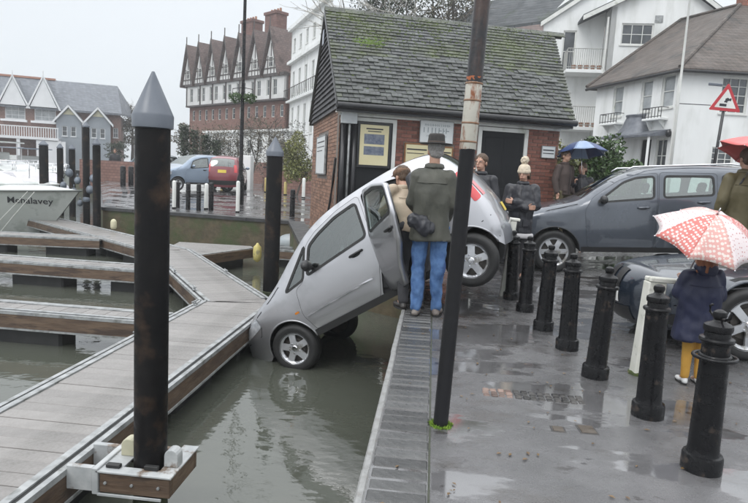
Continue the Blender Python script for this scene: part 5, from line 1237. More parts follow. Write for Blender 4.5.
def branches(base,h,spread,n,r,m,parent,levels=2,name='branch'):
    mb=MB(); tips=[]
    def grow(p,d,L,r,lv):
        pts=[p];rs=[r]
        for k in range(3):
            d=(d+Vector((random.gauss(0,.16),random.gauss(0,.16),random.gauss(.06,.08)))).normalized(); p=p+d*L/3; pts.append(p); rs.append(r*(1-.22*(k+1)))
        mb.tube(pts,r,5,cap=False,rs=rs)
        if lv>0:
            for _ in range(n): 
                dd=(d+Vector((random.gauss(0,spread),random.gauss(0,spread),random.gauss(0,spread*.7)))).normalized(); grow(pts[random.choice((1,2,3))],dd,L*random.uniform(.5,.8),r*.5,lv-1)
        else: tips.append(p)
    grow(Vector(base),Vector((0,0,1)),h,r,levels)
    mb.build(name,m,parent); return tips
def shrub(x,y,w,h,label,m,n=1800,size=.05,bare=False,group=None,name='shrub',dz=0):
    z=gz(x,y)+dz; q=empty(name,(x,y,z),0,label,name.replace('_',' '),group)
    t=branches((0,0,0),h*.5,.7,4,.02+.012*h,BARK,q,3 if bare else 2,'stems')
    cs=[]
    for k in range(16 if not bare else 10):
        a=random.uniform(0,6.3);r=random.uniform(0,.75); zz=random.uniform(.25,.85)
        rw=w/2*(.25+.2*random.random()); cs.append(((w/2*r*math.cos(a),w/2*r*math.sin(a)*.8,h*zz),(rw,rw,h*.16)))
    leafmesh(clumpfn(cs),n,size,m,'foliage',q); return q
shrub(4.25,13.6,1.3,1.75,'dense green shrub at the right hand end of the brick hut, behind the suv',LEAF,3600,.05)
cq=atY(603,150,16); shrub(cq.x,16,1.5,2.55,'rounded dark green bush beside the porch of the white house',LEAF,4200,.055)
c=atY(563,135,17); shrub(c.x,17,1.5,2.4,'yellow green shrub showing over the small notice on the hut',LEAFY,2600,.06)
c=atY(298,150,26); shrub(c.x,26,1.9,2.9,'yellow green bush left of the brick hut',LEAFY,3200,.055)
c=atY(283,150,31); shrub(c.x,31,2.2,2.9,'brownish bare hedge plant behind the second pile',LEAFB,1900,.05,True)
g='bare winter shrubs below the terrace'
labs=['leftmost grey brown winter tree below the terrace','second grey brown winter tree, behind the red car','grey brown winter tree left of the lamp column','grey brown winter tree just right of the lamp column','widest grey brown winter tree under the brick band','grey brown winter tree in front of the stucco terrace','small grey brown winter tree by the second pile']
for i,(px,d,w_,h_) in enumerate(((205,38,3.5,4.2),(222,37,3.2,3.6),(236,36,3,4.0),(250,36,3.6,4.6),(264,34,4.0,4.8),(280,35,3.4,4.4),(290,33,2.6,3.6))):
    c=atY(px,160,d); shrub(c.x,d,w_,h_,labs[i],LEAFG if i%2 else LEAFB,1500,.05,True,g,'winter_tree')
g='slim dark conifers by the far cars'
for i,(px,lab) in enumerate(((184,'left slim dark conifer above the pale blue car'),(194,'middle slim dark conifer above the pale blue car'),(206,'right slim dark conifer above the cars'),(216,'shortest slim dark conifer, above the red car'))):
    c=atY(px,160,33); z=gz(c.x,33); q=empty('conifer',(c.x,33,z),0,lab,'tree',g); h=3.3-.25*i
    MB().lathe([(.08,0),(.03,h*.8)],6).build('trunk',BARK,q); leafmesh(lambda:(random.gauss(0,.14),random.gauss(0,.14),random.uniform(.3,h)),1300,.07,LEAFD,'crown',q)
# low white terrace fronts beneath the timbered terrace
q=empty('white_terrace_front',(-20.5,52.5,.35),R_(-39.35),'low white bay fronts and boundary walls in front of the timbered terrace','wall')
fw=[(.6+1.5*k,1.3+1.5*k,2.2,3.3) for k in range(8)]
wall(q,(0,0),(12.8,0),-1,3.9,fw,REND)
for w_ in fw: window(q,I4,*w_,rows=2,cols=2,fr=.06)
MB().box(-.1,12.9,-.25,.3,3.9,4.1).build('cornice',REND,q); wall(q,(0,-2.5),(12.8,-2.5),-1,1.5,[],FBRK,'low_wall')
# trees behind roofs
def tree(px,Y,zt,w,label,m,n,size,group='trees seen over the roofs',bark=BARK,h0=None):
    c=atY(px,150,Y); z=gz(c.x,Y); h=zt-z; q=empty('tree',(c.x,Y,z),0,label,'tree',group)
    MB().tube([(0,0,-.2),(.1,0,h*.3),(0,.1,h*.6)],.2,8,rs=[.03*h,.022*h,.014*h]).build('trunk',bark,q,True)
    branches((0,.1,h*.45),h*.3,.6,4,.012*h,bark,q,3,'branches')
    cs=[]
    for k in range(26):
        a=random.uniform(0,6.3);r=random.uniform(0,.8); zz=random.uniform(.42,.92); k2=1-abs(zz-.62)*1.3
        rw=w/2*(.2+.18*random.random()); cs.append(((w/2*r*k2*math.cos(a),w/2*r*k2*math.sin(a),h*zz),(rw,rw,h*.07)))
    leafmesh(clumpfn(cs),n,size,m,'crown',q)
PALEB=mat('pale birch bark',(.35,.34,.3),(.5,.48,.44),4,.7,c3=(.08,.07,.06),s3=5)
tl_=['dark leafed tree behind the left end of the hut ridge','sparse tree above the hut ridge, second from left','sparse tree above the middle of the hut ridge','sparse tree above the hut ridge left of the pole','tree tops above the hut ridge next to the pole']
for i,(px,Y,zt,w_) in enumerate(((366,34,14.0,5),(378,36,13.6,6),(405,33,13,6),(432,35,13.6,6.5),(458,37,14.2,7))): tree(px,Y,zt,w_,tl_[i],(LEAFD,LEAFB)[i%2],3600,.08,bark=PALEB if i in(1,2) else BARK)
tree(132,66,8.2,6,'bare tree beside the right end of the marina houses',LEAFB,2400,.10,group=None)
tree(122,72,7.6,6,'low greenish tree at the end of the marina roof',LEAFD,2400,.10,group=None)
tree(184,60,6.0,4,'small tree between the near pile and the timbered terrace',LEAFB,2400,.09,group=None)
tree(118,50,3.2,3.0,'small round dark tree on the far quay left of the near pile',LEAFD,1600,.07,group=None)
# background house rows filling between
q=empty('town_house',(-3.5,40,.4),R_(0),'brown roofed house glimpsed between the trees above the hut ridge','house')
wall(q,(0,0),(7,0),-1,7.5,[(1,2,5,6.5),(3,4,5,6.5),(5,6,5,6.5)],REND)
for u in(1,3,5): window(q,I4,u,u+1,5,6.5)
slab(q,[(-.4,-.4,7.4),(7.4,-.4,7.4),(7.4,3.5,10.2),(-.4,3.5,10.2)],.2,TROOF); MB().box(.3,6.7,.3,6,-1,7.3).build('inner_core',FBRK,q)
q=empty('town_house',(3.2,37,.5),R_(-3),'red brick house partly seen right of the pole above the hut ridge','house')
wall(q,(0,0),(6,0),-1,8.6,[(1,2,6,7.4),(3.4,4.4,6,7.4)],FBRK)
for u in(1,3.4): window(q,I4,u,u+1,6,7.4)
slab(q,[(-.4,-.4,8.5),(6.4,-.4,8.5),(6.4,3.2,11.8),(-.4,3.2,11.8)],.2,TROOF); MB().box(.3,5.7,.3,6,-1,8.4).build('inner_core',FBRK,q)
# ---------------------------------------------------------------- warning sign
c=atY(713,155,14); q=empty('warning_sign',(c.x,14,gz(c.x,14)),R_(4),'red bordered triangular quayside warning sign on a thin black pole','sign'); q.rotation_euler=(0,R_(2.5),R_(4))
top=3.80-gz(c.x,14)
MB().tube([(0,.03,0),(0,.03,top+.02)],.032,10).build('post',GUT,q,True)
REDR=mat('red sign border',(.42,.03,.04),None,4,.4)
def tri(r,y0,y1,mt,name,zc,rn=.05):
    P=[(r*math.cos(a),r*math.sin(a)+zc) for a in(PI/2,PI/2+2*PI/3,PI/2+4*PI/3)]; return MB().prism(rnd(P,rn),y0,y1,'y').build(name,mt,q)
zc=top-.40
tri(.40,-.012,0,REDR,'border',zc); tri(.27,-.0155,-.0125,WHITEP,'face',zc,.02); MB().box(-.05,.05,0,.06,zc-.1,zc+.15).build('clamp',GALV,q)
mb=MB(); mb.prism([(-.13,zc-.105),(.02,zc-.105),(.02,zc-.05),(-.13,zc-.05)],-.0185,-.016,'y')
k_=Matrix.Translation((.04,0,zc+.035))@Matrix.Rotation(R_(-28),4,'Y')
mb.prism([(-.09,-.02),(.07,-.02),(.075,.012),(.03,.016),(.012,.05),(-.045,.05),(-.06,.016),(-.09,.012)],-.0185,-.016,'y',k_)
mb.lathe([(0,0),(.018,0),(.018,.003),(0,.003)],10,k_@Matrix.Translation((-.045,-.016,-.024))@Matrix.Rotation(PI/2,4,'X')); mb.lathe([(0,0),(.018,0),(.018,.003),(0,.003)],10,k_@Matrix.Translation((.04,-.016,-.024))@Matrix.Rotation(PI/2,4,'X'))
mb.build('pictogram',INKT,q)
MB().box(-.42,-.12,.0,.03,top-.09,top-.03,c=.01).build('sign_light',CONE,q)
# ---------------------------------------------------------------- boats
GEL=mat('white gelcoat',(.52,.54,.53),(.62,.63,.62),1.5,.25,coat=.5,c3=(.5,.53,.5),s3=.8); GELG=mat('greyish hull',(.45,.48,.45),(.52,.55,.52),1.2,.3,coat=.4,c3=(.36,.39,.36),s3=1.2); CANV=mat('blue grey canvas',(.2,.23,.28),(.28,.31,.36),5,.8); LILAC=mat('pale lilac cover',(.50,.48,.52),(.58,.57,.6),3,.6,bump=.01,bscale=3)
def boat(x,y,rz,L,B,fb,label,hull=GELG,deck=GEL,cabin=True,fly=False,rail=True,strip_=True,rake=.45,cover=None):
    q=empty('motor_boat',(x,y,WATER),rz,label,'boat','white motor boats moored in the marina')   # bow at +x end = 0, stern at -L
    ns=18; nz=7; V=[];Fc=[]
    def sect(t):   # t 0 bow .. 1 stern
        hb=B/2*(1-(1-min(1,t/.55))**2.1) if t<.55 else B/2*(1-.06*(t-.55)/.45)
        return max(hb,.02), fb*(1+.28*(1-t)**1.6)
    for i in range(ns+1):
        t=(i/ns)**1.2; hb,zs_=sect(t)
        for s in(-1,1):
            for k in range(nz+1):
                u=k/nz; z=-.35+(zs_+.35)*u; flare=(.30+.70*u**.8) if t<.4 else (.62+.38*u**.6); fl=(.30+.7*u**.8)*(1-min(1,t/.4))+(.62+.38*u**.6)*min(1,t/.4)
                xx=-L*t-(1-u)*rake*fb*2.0*(1-t)**2; V.append((xx,s*hb*fl,z))
    n1=nz+1
    for i in range(ns):
        for s in(0,1):
            for k in range(nz):
                a=(i*2+s)*n1+k; b=((i+1)*2+s)*n1+k; Fc.append((a,b,b+1,a+1) if s==0 else (a,a+1,b+1,b))
    Fc.append(tuple([(ns*2)*n1+k for k in range(n1)]+[(ns*2+1)*n1+k for k in range(n1)][::-1]))
    for i in range(ns): Fc.append(((i*2)*n1,(i*2+1)*n1,((i+1)*2+1)*n1,((i+1)*2)*n1))
    MB().add(V,Fc).build('hull',hull,q,True,angle=40)
    dv=[];df=[];m_=6
    for i in range(ns+1):
        t=(i/ns)**1.2; hb,zs_=sect(t); tr=(i/ns)
        for k in range(m_+1): w_=-1+2*k/m_; dv.append((-L*t-(.02 if i==0 else 0),w_*hb*.99,zs_+.01+.16*fb*(1-w_*w_)*min(1,t*6)))
    for i in range(ns):
        for k in range(m_): a=i*(m_+1)+k; df.append((a,a+1,a+m_+2,a+m_+1))
    MB().add(dv,df).build('deck',deck,q,True)
    for s in(-1,1): MB().tube([(-L*(i/ns)**1.2+.02,s*(sect((i/ns)**1.2)[0]+.01),sect((i/ns)**1.2)[1]-.0) for i in range(ns+1)],.035,6).build('gunwale',mat('dark rub rail',(.12,.13,.12),None,4,.5) if strip_ else deck,q,True)
    zd=fb*1.12
    if cabin:
        c0,c1=-.30*L,-.82*L
        mb=MB(); pr=[(c0,0,.0),(c0-.10*L,.34,.0),(c0-.24*L,.62,0),(c1,.66,0),(c1-.03*L,0,0)]
        w0=B*.36; v=[]
        for s in(-1,1):
            for X,Zz,_ in pr: v.append((X,s*(w0*(1-.15*Zz)*(.75 if X==c0 else 1)),zd+Zz))
        mb.add(v,[(0,1,2,3,4),(9,8,7,6,5)]+[(i,i+5,(i+1)%5+5,(i+1)%5) for i in range(5)]); o=mb.build('cabin',deck,q,bevel=.05)
        for s in(-1,1):
            MB().add([(c0-.11*L,s*(w0*.97+.004),zd+.22),(c0-.24*L,s*(w0*.93+.006),zd+.52),(c1+.05*L,s*(w0*.92+.006),zd+.55),(c1+.05*L,s*(w0*.97+.006),zd+.24),(c0-.11*L,s*(w0*.97+.012),zd+.22),(c0-.24*L,s*(w0*.93+.014),zd+.52),(c1+.05*L,s*(w0*.92+.014),zd+.55),(c1+.05*L,s*(w0*.97+.014),zd+.24)],[(0,1,2,3),(7,6,5,4),(0,4,5,1),(1,5,6,2),(2,6,7,3),(3,7,4,0)]).build('cabin_window',PANE,q)
        if fly:
            MB().box(-.62*L,-.78*L,-w0*.8,w0*.8,zd+.66,zd+1.0,c=.05).build('flybridge',deck,q)
            MB().box(-.5*L,-.88*L,-w0*.9,w0*.9,zd+1.45,zd+1.52,c=.02).build('canopy',CANV if fly==2 else deck,q)
            for s in(-1,1):
                for X in(-.55,-.84): MB().tube([(X*L,s*w0*.8,zd+.6),(X*L,s*w0*.8,zd+1.46)],.025,6).build('canopy_post',CHROME,q)
    if cover: 
        MB().prism([(-.15*L,zd-.1),(-.4*L,zd+.55),(-.75*L,zd+.5),(-.98*L,zd-.1)],-B*.4,B*.4,'y').build('cover',cover,q,bevel=.15)
    if rail:
        for s in(-1,1):
            mb=MB(); P=[( -L*t+.05,s*sect(t)[0]*.92,sect(t)[1]+.42) for t in(.01,.06,.14,.24,.36,.48,.6)]; mb.tube(P,.016,6)
            for p in P: mb.tube([p,(p[0]-.02,p[1],p[2]-.42)],.013,5)
            mb.build('guard_rail',CHROME,q,True)
    return q
p=ray(80,188)*18.0; p.z+=H
b=boat(p.x,p.y,R_(-12),8.2,2.9,1.08,'big white motor boat with dark script on its bow, nearest in the marina',rail=False,rake=.75)
o=text('Mehalavey',.27,INKT,b,Matrix.Identity(4),0,'boat_name',.35)
def hully(L,B,fb,rake,x,z):
    y=.0
    t=max(.001,-x/L)
    for _ in range(6):
        zs_=fb*(1+.28*(1-t)**1.6); u=max(.01,min(1,(z+.35)/(zs_+.35))); t=max(.001,(-x-(1-u)*rake*fb*2.0*(1-t)**2)/L)
    hb=B/2*(1-(1-min(1,t/.55))**2.1) if t<.55 else B/2*(1-.06*(t-.55)/.45); k=min(1,t/.4); return hb*((.30+.7*u**.8)*(1-k)+(.62+.38*u**.6)*k)
for v_ in o.data.vertices:
    X=-1.34+v_.co.x; Zz=.93+v_.co.y; v_.co=(X,-hully(8.2,2.9,1.08,.75,X,Zz)-.012,Zz)
MB().box(-5.8,-2.6,-1.0,1.0,1.25,1.5,c=.05).build('coachroof',GEL,b)
hr=MB()
for y_ in(-.7,.7): 
    hr.tube([(-2.7,y_,1.62),(-2.7,y_,2.15),(-5.6,y_,2.15),(-5.6,y_,1.62)],.018,6)
hr.build('hand_rail',CHROME,b,True)
ch=MB(); ch.tube([(-.9,-.8,1.3),(-1.5,-.95,.6),(-2.1,-.95,0)],.012,5); ch.tube([(-1.1,-.85,1.3),(-1.9,-1.0,.5),(-2.5,-1.0,0)],.012,5); ch.build('mooring_line',WHITEP,b)
bt=[((60,205,24),R_(-35),6.0,2.3,1.0,'small boat with a pale lilac cover just right of the big bow',dict(cabin=False,cover=LILAC,rail=False,hull=GEL,strip_=False)),
 ((66,180,27),R_(-20),8.5,3.0,1.3,'white cruiser with long canopy rail behind the big boat, right one',dict(fly=1)),
 ((40,176,31),R_(-15),9,3.1,1.35,'white cruiser with flybridge behind the big boat, middle one',dict(fly=2)),
 ((15,178,28),R_(-12),9,3.1,1.3,'white cruiser at the left edge of the marina',dict(fly=1)),
 ((75,172,38),R_(-25),8,3,1.2,'small white cruiser far back near the marina houses',dict(fly=2)),
 ((30,168,42),R_(-15),9,3,1.3,'white cruiser farthest back at the left',dict(fly=1))]
for (px,py,d),rz,L_,B_2,fb,lab,kw in bt:
    p=ray(px,py)*d; boat(p.x,p.y,rz,L_,B_2,fb,lab,**kw)
# grey upturned tender near the hut corner
p=atZ(299,239,-.5); q=empty('dinghy',(p.x,p.y,-.6),R_(20),'pale grey upturned dinghy tucked behind the silver car bonnet','boat')
mb=MB(); mb.ell((0,0,0),(.62,.4,.33),18,10); mb.build('hull',mat('pale grey hull',(.36,.4,.42),(.45,.48,.5),3,.35),q,True)
MB().tube([(-.55,-.2,-.1),(0,-.41,-.08),(.55,-.2,-.1)],.03,6).build('gunwale',RUBBER,q,True)
# ---------------------------------------------------------------- people
SKIN=mat('skin',(.42,.24,.17),(.5,.3,.22),8,.5)
def remesh(mb,name,m,parent,vox,smooth=5,fold=0,fs=9,seed=0):
    me=bpy.data.meshes.new(name); me.from_pydata(mb.v,[],mb.f); me.update()
    bm=bmesh.new(); bm.from_mesh(me); bmesh.ops.remove_doubles(bm,verts=bm.verts,dist=1e-6); bmesh.ops.recalc_face_normals(bm,faces=bm.faces); bm.to_mesh(me); bm.free()
    o=bpy.data.objects.new(name,me); COL.objects.link(o)
    r=o.modifiers.new('r','REMESH'); r.mode='VOXEL'; r.voxel_size=vox
    q=o.modifiers.new('s','SMOOTH'); q.iterations=smooth; q.factor=.5
    dg=bpy.context.evaluated_depsgraph_get(); m2=bpy.data.meshes.new_from_object(o.evaluated_get(dg)); bpy.data.objects.remove(o); m2.name=name
    if fold:
        nn=np.zeros(len(m2.vertices)*3); m2.vertices.foreach_get('normal',nn); co_=np.zeros(len(m2.vertices)*3); m2.vertices.foreach_get('co',co_); nn=nn.reshape(-1,3);co_=co_.reshape(-1,3)
        for i in range(len(co_)):
            p=co_[i]; d=mnoise.noise(Vector((p[0]*fs+seed,p[1]*fs,p[2]*fs*.45)))+.5*mnoise.noise(Vector((p[0]*fs*2.1,p[1]*fs*2.1+seed,p[2]*fs*1.3))); co_[i]+=nn[i]*d*fold
        m2.vertices.foreach_set('co',co_.reshape(-1)); m2.update()
    m2.materials.clear(); return link(name,m2,m,parent,True)
def ringloft(mb,rings,n=20):   # rings: (cx,cy,z,rx,ry)
    v=[];f=[]
    for cx,cy,z,rx,ry in rings:
        for k in range(n): t=2*PI*k/n; v.append((cx+rx*math.cos(t),cy+ry*math.sin(t),z))
    for i in range(len(rings)-1):
        for k in range(n): k2=(k+1)%n; f.append((i*n+k,i*n+k2,(i+1)*n+k2,(i+1)*n+k))
    f.append(tuple(range(n))[::-1]); f.append(tuple(range((len(rings)-1)*n,len(rings)*n))); return mb.add(v,f)
def hand(mb,w,d,side,curl=.5,s=1):
    """five fingered hand at wrist w pointing along d; side vector points to the thumb"""
    w=Vector(w);d=Vector(d).normalized(); side=Vector(side); side=(side-d*side.dot(d)).normalized(); nrm=d.cross(side)
    pe=w+d*.085*s
    for t in(-.5,-.17,.17,.5): mb.cap(w+side*(t*.035*s),pe+side*(t*.058*s),.013*s,.0125*s,8)
    for k,(t,L) in enumerate(((.5,.072),(.17,.08),(-.17,.075),(-.5,.06))):
        a=pe+side*(t*.062*s); d1=(d*math.cos(curl*.7)+nrm*math.sin(curl*.7)).normalized(); b=a+d1*L*.5*s; d2=(d*math.cos(curl*1.8)+nrm*math.sin(curl*1.8)).normalized(); c=b+d2*L*.5*s
        mb.cap(a,b,.0095*s,.0088*s,8); mb.cap(b,c,.0088*s,.0075*s,8)
    a=w+d*.025*s+side*.022*s; b=a+(d*.6+side*.7+nrm*.25).normalized()*.042*s; c=b+(d*.85+side*.2+nrm*.4).normalized()*.034*s
    mb.cap(a,b,.013*s,.011*s,8); mb.cap(b,c,.011*s,.009*s,8)
def person(loc,rz,h,label,J,clothes,look=0,nod=0,vox=.008,seed=0,hair=None,group=None,skinm=None,headgear=None):
    """figure facing local -Y; J overrides joints (metres at 1.75 m height)"""
    q=empty('person',loc,rz,label,'person',group); k=h/1.75
    D=dict(hip=(.09,0,.90),knee=(.10,-.01,.48),ank=(.10,.02,.09),sh=(.178,.0,1.395),el=(.25,.02,1.14),wr=(.25,-.06,.90),chest=(0,0,1.25),neck=(0,.0,1.49),head=(0,-.015,1.635),pel=(0,0,.94))
    G={}
    for n_,p in D.items():
        if n_ in('hip','knee','ank','sh','el','wr'):
            G[n_+'L']=Vector(p); G[n_+'R']=Vector((-p[0],p[1],p[2]))
        else: G[n_]=Vector(p)
    for n_,p in J.items(): G[n_]=Vector(p)
    for n_ in G: G[n_]=G[n_]*k
    sk=skinm or SKIN; hk=k*clothes.get('headscale',1)
    b=MB(); hd=G['head']; Mh=Matrix.Rotation(look,3,'Z')@Matrix.Rotation(nod,3,'X')
    hp=lambda x,y,z: hd+Mh@Vector((x*hk,y*hk,z*hk))
    MM=Mh
    b.ell(hp(0,.012,.03),(.076*hk,.095*hk,.092*hk),20,14,M=MM); b.ell(hp(0,-.02,-.045),(.056*hk,.066*hk,.07*hk),16,12,M=MM); b.ell(hp(0,-.055,-.085),(.027*hk,.025*hk,.022*hk),10,8,M=MM)
    b.cap(hp(0,-.092,.01),hp(0,-.112,-.025),.010*hk,.014*hk,8)
    b.cap(hp(-.022,-.085,-.058),hp(.022,-.085,-.058),.009*hk,.009*hk,8)
    for s in(-1,1): b.ell(hp(s*.078,.012,-.012),(.010*hk,.02*hk,.032*hk),8,6,M=MM); b.ell(hp(s*.032,-.082,.028),(.022*hk,.008*hk,.008*hk),8,6,M=MM)
    b.cap(G['neck'],hd+Vector((0,.02,-.03))*k,.056*k,.052*k,12)
    ringloft(b,[(G['pel'].x,G['pel'].y,G['pel'].z,.15*k,.105*k),((G['pel'].x+G['chest'].x)/2,(G['pel'].y+G['chest'].y)/2,(G['pel'].z+G['chest'].z)/2,.13*k,.10*k),(G['chest'].x,G['chest'].y,G['chest'].z,.155*k,.115*k),(G['neck'].x,G['neck'].y,G['neck'].z-.06*k,.12*k,.085*k)],16)
    for s in'LR':
        b.cap(G['neck']+Vector((0,0,-.06*k)),G['sh'+s],.055*k,.058*k); b.cap(G['sh'+s],G['el'+s],.050*k,.040*k); b.cap(G['el'+s],G['wr'+s],.038*k,.026*k)
        b.cap(G['pel'],G['hip'+s],.09*k,.072*k); b.cap(G['hip'+s],G['knee'+s],.064*k,.042*k); b.cap(G['knee'+s],G['ank'+s],.042*k,.032*k); b.cap(G['ank'+s],G['ank'+s]+Vector((0,-.12*k,-.05*k)),.036*k,.028*k)
        d=(G['wr'+s]-G['el'+s]).normalized(); hd_=clothes.get('hand'+s,{}); dd=Vector(hd_.get('dir',d)); hand(b,G['wr'+s],dd,Vector(hd_.get('thumb',(0,-1,0) if abs(d.y)<.8 else (0,0,1))),hd_.get('curl',.5),k)
    remesh(b,'body',sk,q,vox,3)
    EYE=mat('eye white',(.6,.6,.58),None,5,.2)
    for s in(-1,1):
        e=MB().ell(hp(s*.031,-.083,.014),(.009*hk,.005*hk,.005*hk),8,6,M=MM).build('eye',EYE,q,True); MB().ell(hp(s*.031,-.0895,.014),(.005*hk,.003*hk,.005*hk),8,6,M=MM).build('iris',INKT,e,True)
    MB().ell(hp(0,-.094,-.058),(.020*hk,.004*hk,.005*hk),8,6,M=MM).build('lips',mat('lips',(.35,.12,.1),None,5,.4),q,True)
    if hair:
        hm,hl=hair; hb=MB(); hb.ell(hp(0,.022,.045),(.088*hk,.1*hk,.09*hk),20,14,M=MM)
        if hl>0:
            for a in np.linspace(R_(15),R_(165),9): hb.cap(hp(.07*math.cos(a),.03+.065*math.sin(a),.02),hp(.08*math.cos(a),.04+.07*math.sin(a),-hl),.028*hk,.02*hk,8)
        else: hb.ell(hp(0,.05,-.01),(.075*hk,.06*hk,.07*hk),14,10,M=MM)
        remesh(hb,'hair',hm,q,.008,1,.006,60,seed)
    if headgear: headgear(q,hp,MM,hk)
    # coat / jacket
    c=clothes['coat']; g_=MB(); t_=c.get('t',.035)*k; hem=c['hem']*k; P_=G['pel'];Ch=G['chest'];Nk=G['neck']
    rings=[]
    fl=c.get('flare',.0)*k
    def axis(z):   # torso axis point
        if z<=P_.z: return P_.x,P_.y
        if z<=Ch.z: a=(z-P_.z)/(Ch.z-P_.z); return P_.x+(Ch.x-P_.x)*a,P_.y+(Ch.y-P_.y)*a
        a=min(1,(z-Ch.z)/(Nk.z-Ch.z)); return Ch.x+(Nk.x-Ch.x)*a,Ch.y+(Nk.y-Ch.y)*a
    for u in np.linspace(0,1,10):
        z=hem+(Nk.z-.02*k-hem)*u; zz=z/k; x,y=axis(z)
        rx=np.interp(u,[0,.35,.7,.86,1],[.165,.15,.18,.145,.07])*k*c.get('wide',1)+t_*.6+fl*(1-u)**2; ry=np.interp(u,[0,.35,.7,.86,1],[.125,.115,.135,.11,.068])*k*c.get('wide',1)+t_*.6+fl*.8*(1-u)**2
        rings.append((x,y,z,rx,ry))
    ringloft(g_,rings,24)
    for s in'LR':
        g_.cap(Nk+Vector((0,0,-.085*k)),G['sh'+s],.065*k,.055*k+t_*.5); g_.cap(G['sh'+s],G['el'+s],.062*k+t_*.5,.052*k+t_*.5); g_.cap(G['el'+s],G['el'+s].lerp(G['wr'+s],.95),.052*k+t_*.5,.040*k+t_*.35)
    g_.lathe([(.066*k,0),(.078*k,.02*k),(.070*k,.075*k)],16,Matrix.Translation(Nk+Vector((0,.0,-.05*k))))
    remesh(g_,'coat',c['m'],q,.011,4,c.get('fold',.012),c.get('fs',7),seed)
    if c.get('hood'): 
        hb=MB(); hb.ell(Nk+Vector((0,.10,.0))*k,(.13*k,.07*k,.10*k),16,10); hb.cap(Nk+Vector((-.1,.05,.02))*k,Nk+Vector((.1,.05,.02))*k,.05*k,.05*k); remesh(hb,'hood',c['m'],q,.011,3,.01,9,seed)
    if c.get('panel'):   # hi-vis / trim panels
        pass
    if c.get('detail'):
        x_,y_=axis(P_.z); rx=None
        kk=k
        def surf(u,ang,off=.004):
            j=u*9; i=min(8,int(j)); f=j-i; A_=rings[i];B_=rings[i+1]; r_=[A_[m]+(B_[m]-A_[m])*f for m in range(5)]; return Vector((r_[0]+(r_[3]+off)*math.cos(ang),r_[1]+(r_[4]+off)*math.sin(ang),r_[2]))
        back=PI/2
        MB().tube([surf(u,back,.006) for u in np.linspace(.02,.36,6)],.004*k,5).build('back_vent',c['m'],q,True)
        MB().tube([surf(.80,a_,.012) for a_ in np.linspace(R_(35),R_(145),9)],.005*k,5).build('yoke_seam',c['m'],q,True)
        for a_ in(R_(-60),R_(-120)):
            w0=[surf(.16,a_-.2,.02),surf(.16,a_+.2,.02),surf(.30,a_+.2,.014),surf(.30,a_-.2,.014)]; MB().add(w0+[p*.97 for p in w0],[(0,1,2,3),(7,6,5,4),(0,4,5,1),(1,5,6,2),(2,6,7,3),(3,7,4,0)]).build('pocket',c['m'],q)
        MB().tube([surf(u,-PI/2,.006) for u in np.linspace(.03,.9,10)],.005*k,5).build('zip',DARK,q,True)
        m_=MB(); m_.lathe([(.074*k,0),(.092*k,-.012*k),(.10*k,-.045*k),(.095*k,-.05*k)],20,Matrix.Translation(Nk+Vector((0,.0,.03*k)))); remesh(m_,'collar',c['m'],q,.009,2,.005,14,seed)
    # trousers
    tr=clothes['legs']; t=MB()
    for s in'LR':
        t.cap(P_,G['hip'+s],.115*k,.105*k); t.cap(G['hip'+s],G['knee'+s],.100*k*tr.get('w',1),.073*k*tr.get('w',1)); t.cap(G['knee'+s],G['ank'+s]+Vector((0,0,.01*k)),.073*k*tr.get('w',1),.058*k*tr.get('w',1))
    remesh(t,'trousers',tr['m'],q,.011,4,tr.get('fold',.009),11,seed+3)
    sh=clothes['shoes']
    for s in'LR':
        a=G['ank'+s]; f_=MB(); dx=.015 if s=='L' else -.015
        f_.ell(a+Vector((0,-.0,-.035))*k,(.042*k,.055*k,.05*k),12,8); f_.ell(a+Vector((dx,-.10,-.052))*k,(.045*k,.085*k,.034*k),12,8); f_.ell(a+Vector((dx*.5,.03,-.055))*k,(.038*k,.045*k,.033*k),12,8)
        o=remesh(f_,'shoe',sh,q,.008,3); MB().prism([(a.x+dx*k+.045*k*math.cos(t_),a.y-.05*k+.13*k*math.sin(t_)) for t_ in np.linspace(0,2*PI,18,endpoint=False)],a.z-.09*k,a.z-.072*k).build('sole',RUBBER,o)
    return q
DENIM=mat('blue denim',(.04,.10,.24),(.09,.18,.36),12,.8,c3=(.03,.07,.2),s3=4,bump=.002,bscale=90)
OLIVE=mat('olive waxed coat',(.055,.056,.045),(.085,.085,.068),4,.6,c3=(.04,.042,.033),s3=3,bump=.002,bscale=80)
KHAKI=mat('khaki wax jacket',(.085,.07,.03),(.12,.10,.05),4,.6,c3=(.06,.05,.025),s3=3)
BEIGE=mat('beige jacket',(.38,.30,.22),(.46,.38,.29),5,.8,bump=.002,bscale=60)
NAVY=mat('navy quilted coat',(.006,.009,.032),(.009,.013,.045),6,.6,bump=.004,bscale=18)
BLKC=mat('black padded coat',(.012,.013,.018),(.02,.021,.028),5,.45,bump=.004,bscale=14)
GREYC=mat('dark grey clothing',(.03,.03,.034),(.045,.045,.05),6,.8); MUST=mat('mustard tights',(.42,.22,.035),(.5,.28,.05),8,.85); TRAIN=mat('white trainers',(.5,.5,.5),(.62,.62,.62),9,.6)
BOOT=mat('dark shoes',(.02,.018,.016),(.035,.03,.028),9,.4); SHOEG=mat('grey brown shoes',(.12,.1,.09),(.2,.18,.16),9,.6); BROWNC=mat('brown tweed',(.13,.075,.045),(.2,.12,.08),40,.9); CREAMW=mat('cream wool',(.55,.47,.36),(.66,.58,.46),25,.95,bump=.006,bscale=60)
HBR=mat('brown hair',(.06,.035,.02),(.1,.06,.035),60,.6,stretch=(1,1,.2)); HGR=mat('grey hair',(.2,.19,.18),(.32,.31,.3),60,.7); HRED=mat('auburn hair',(.16,.05,.02),(.24,.09,.035),60,.6,stretch=(1,1,.2)); FELT=mat('dark felt hat',(.018,.016,.015),(.03,.027,.025),15,.8)
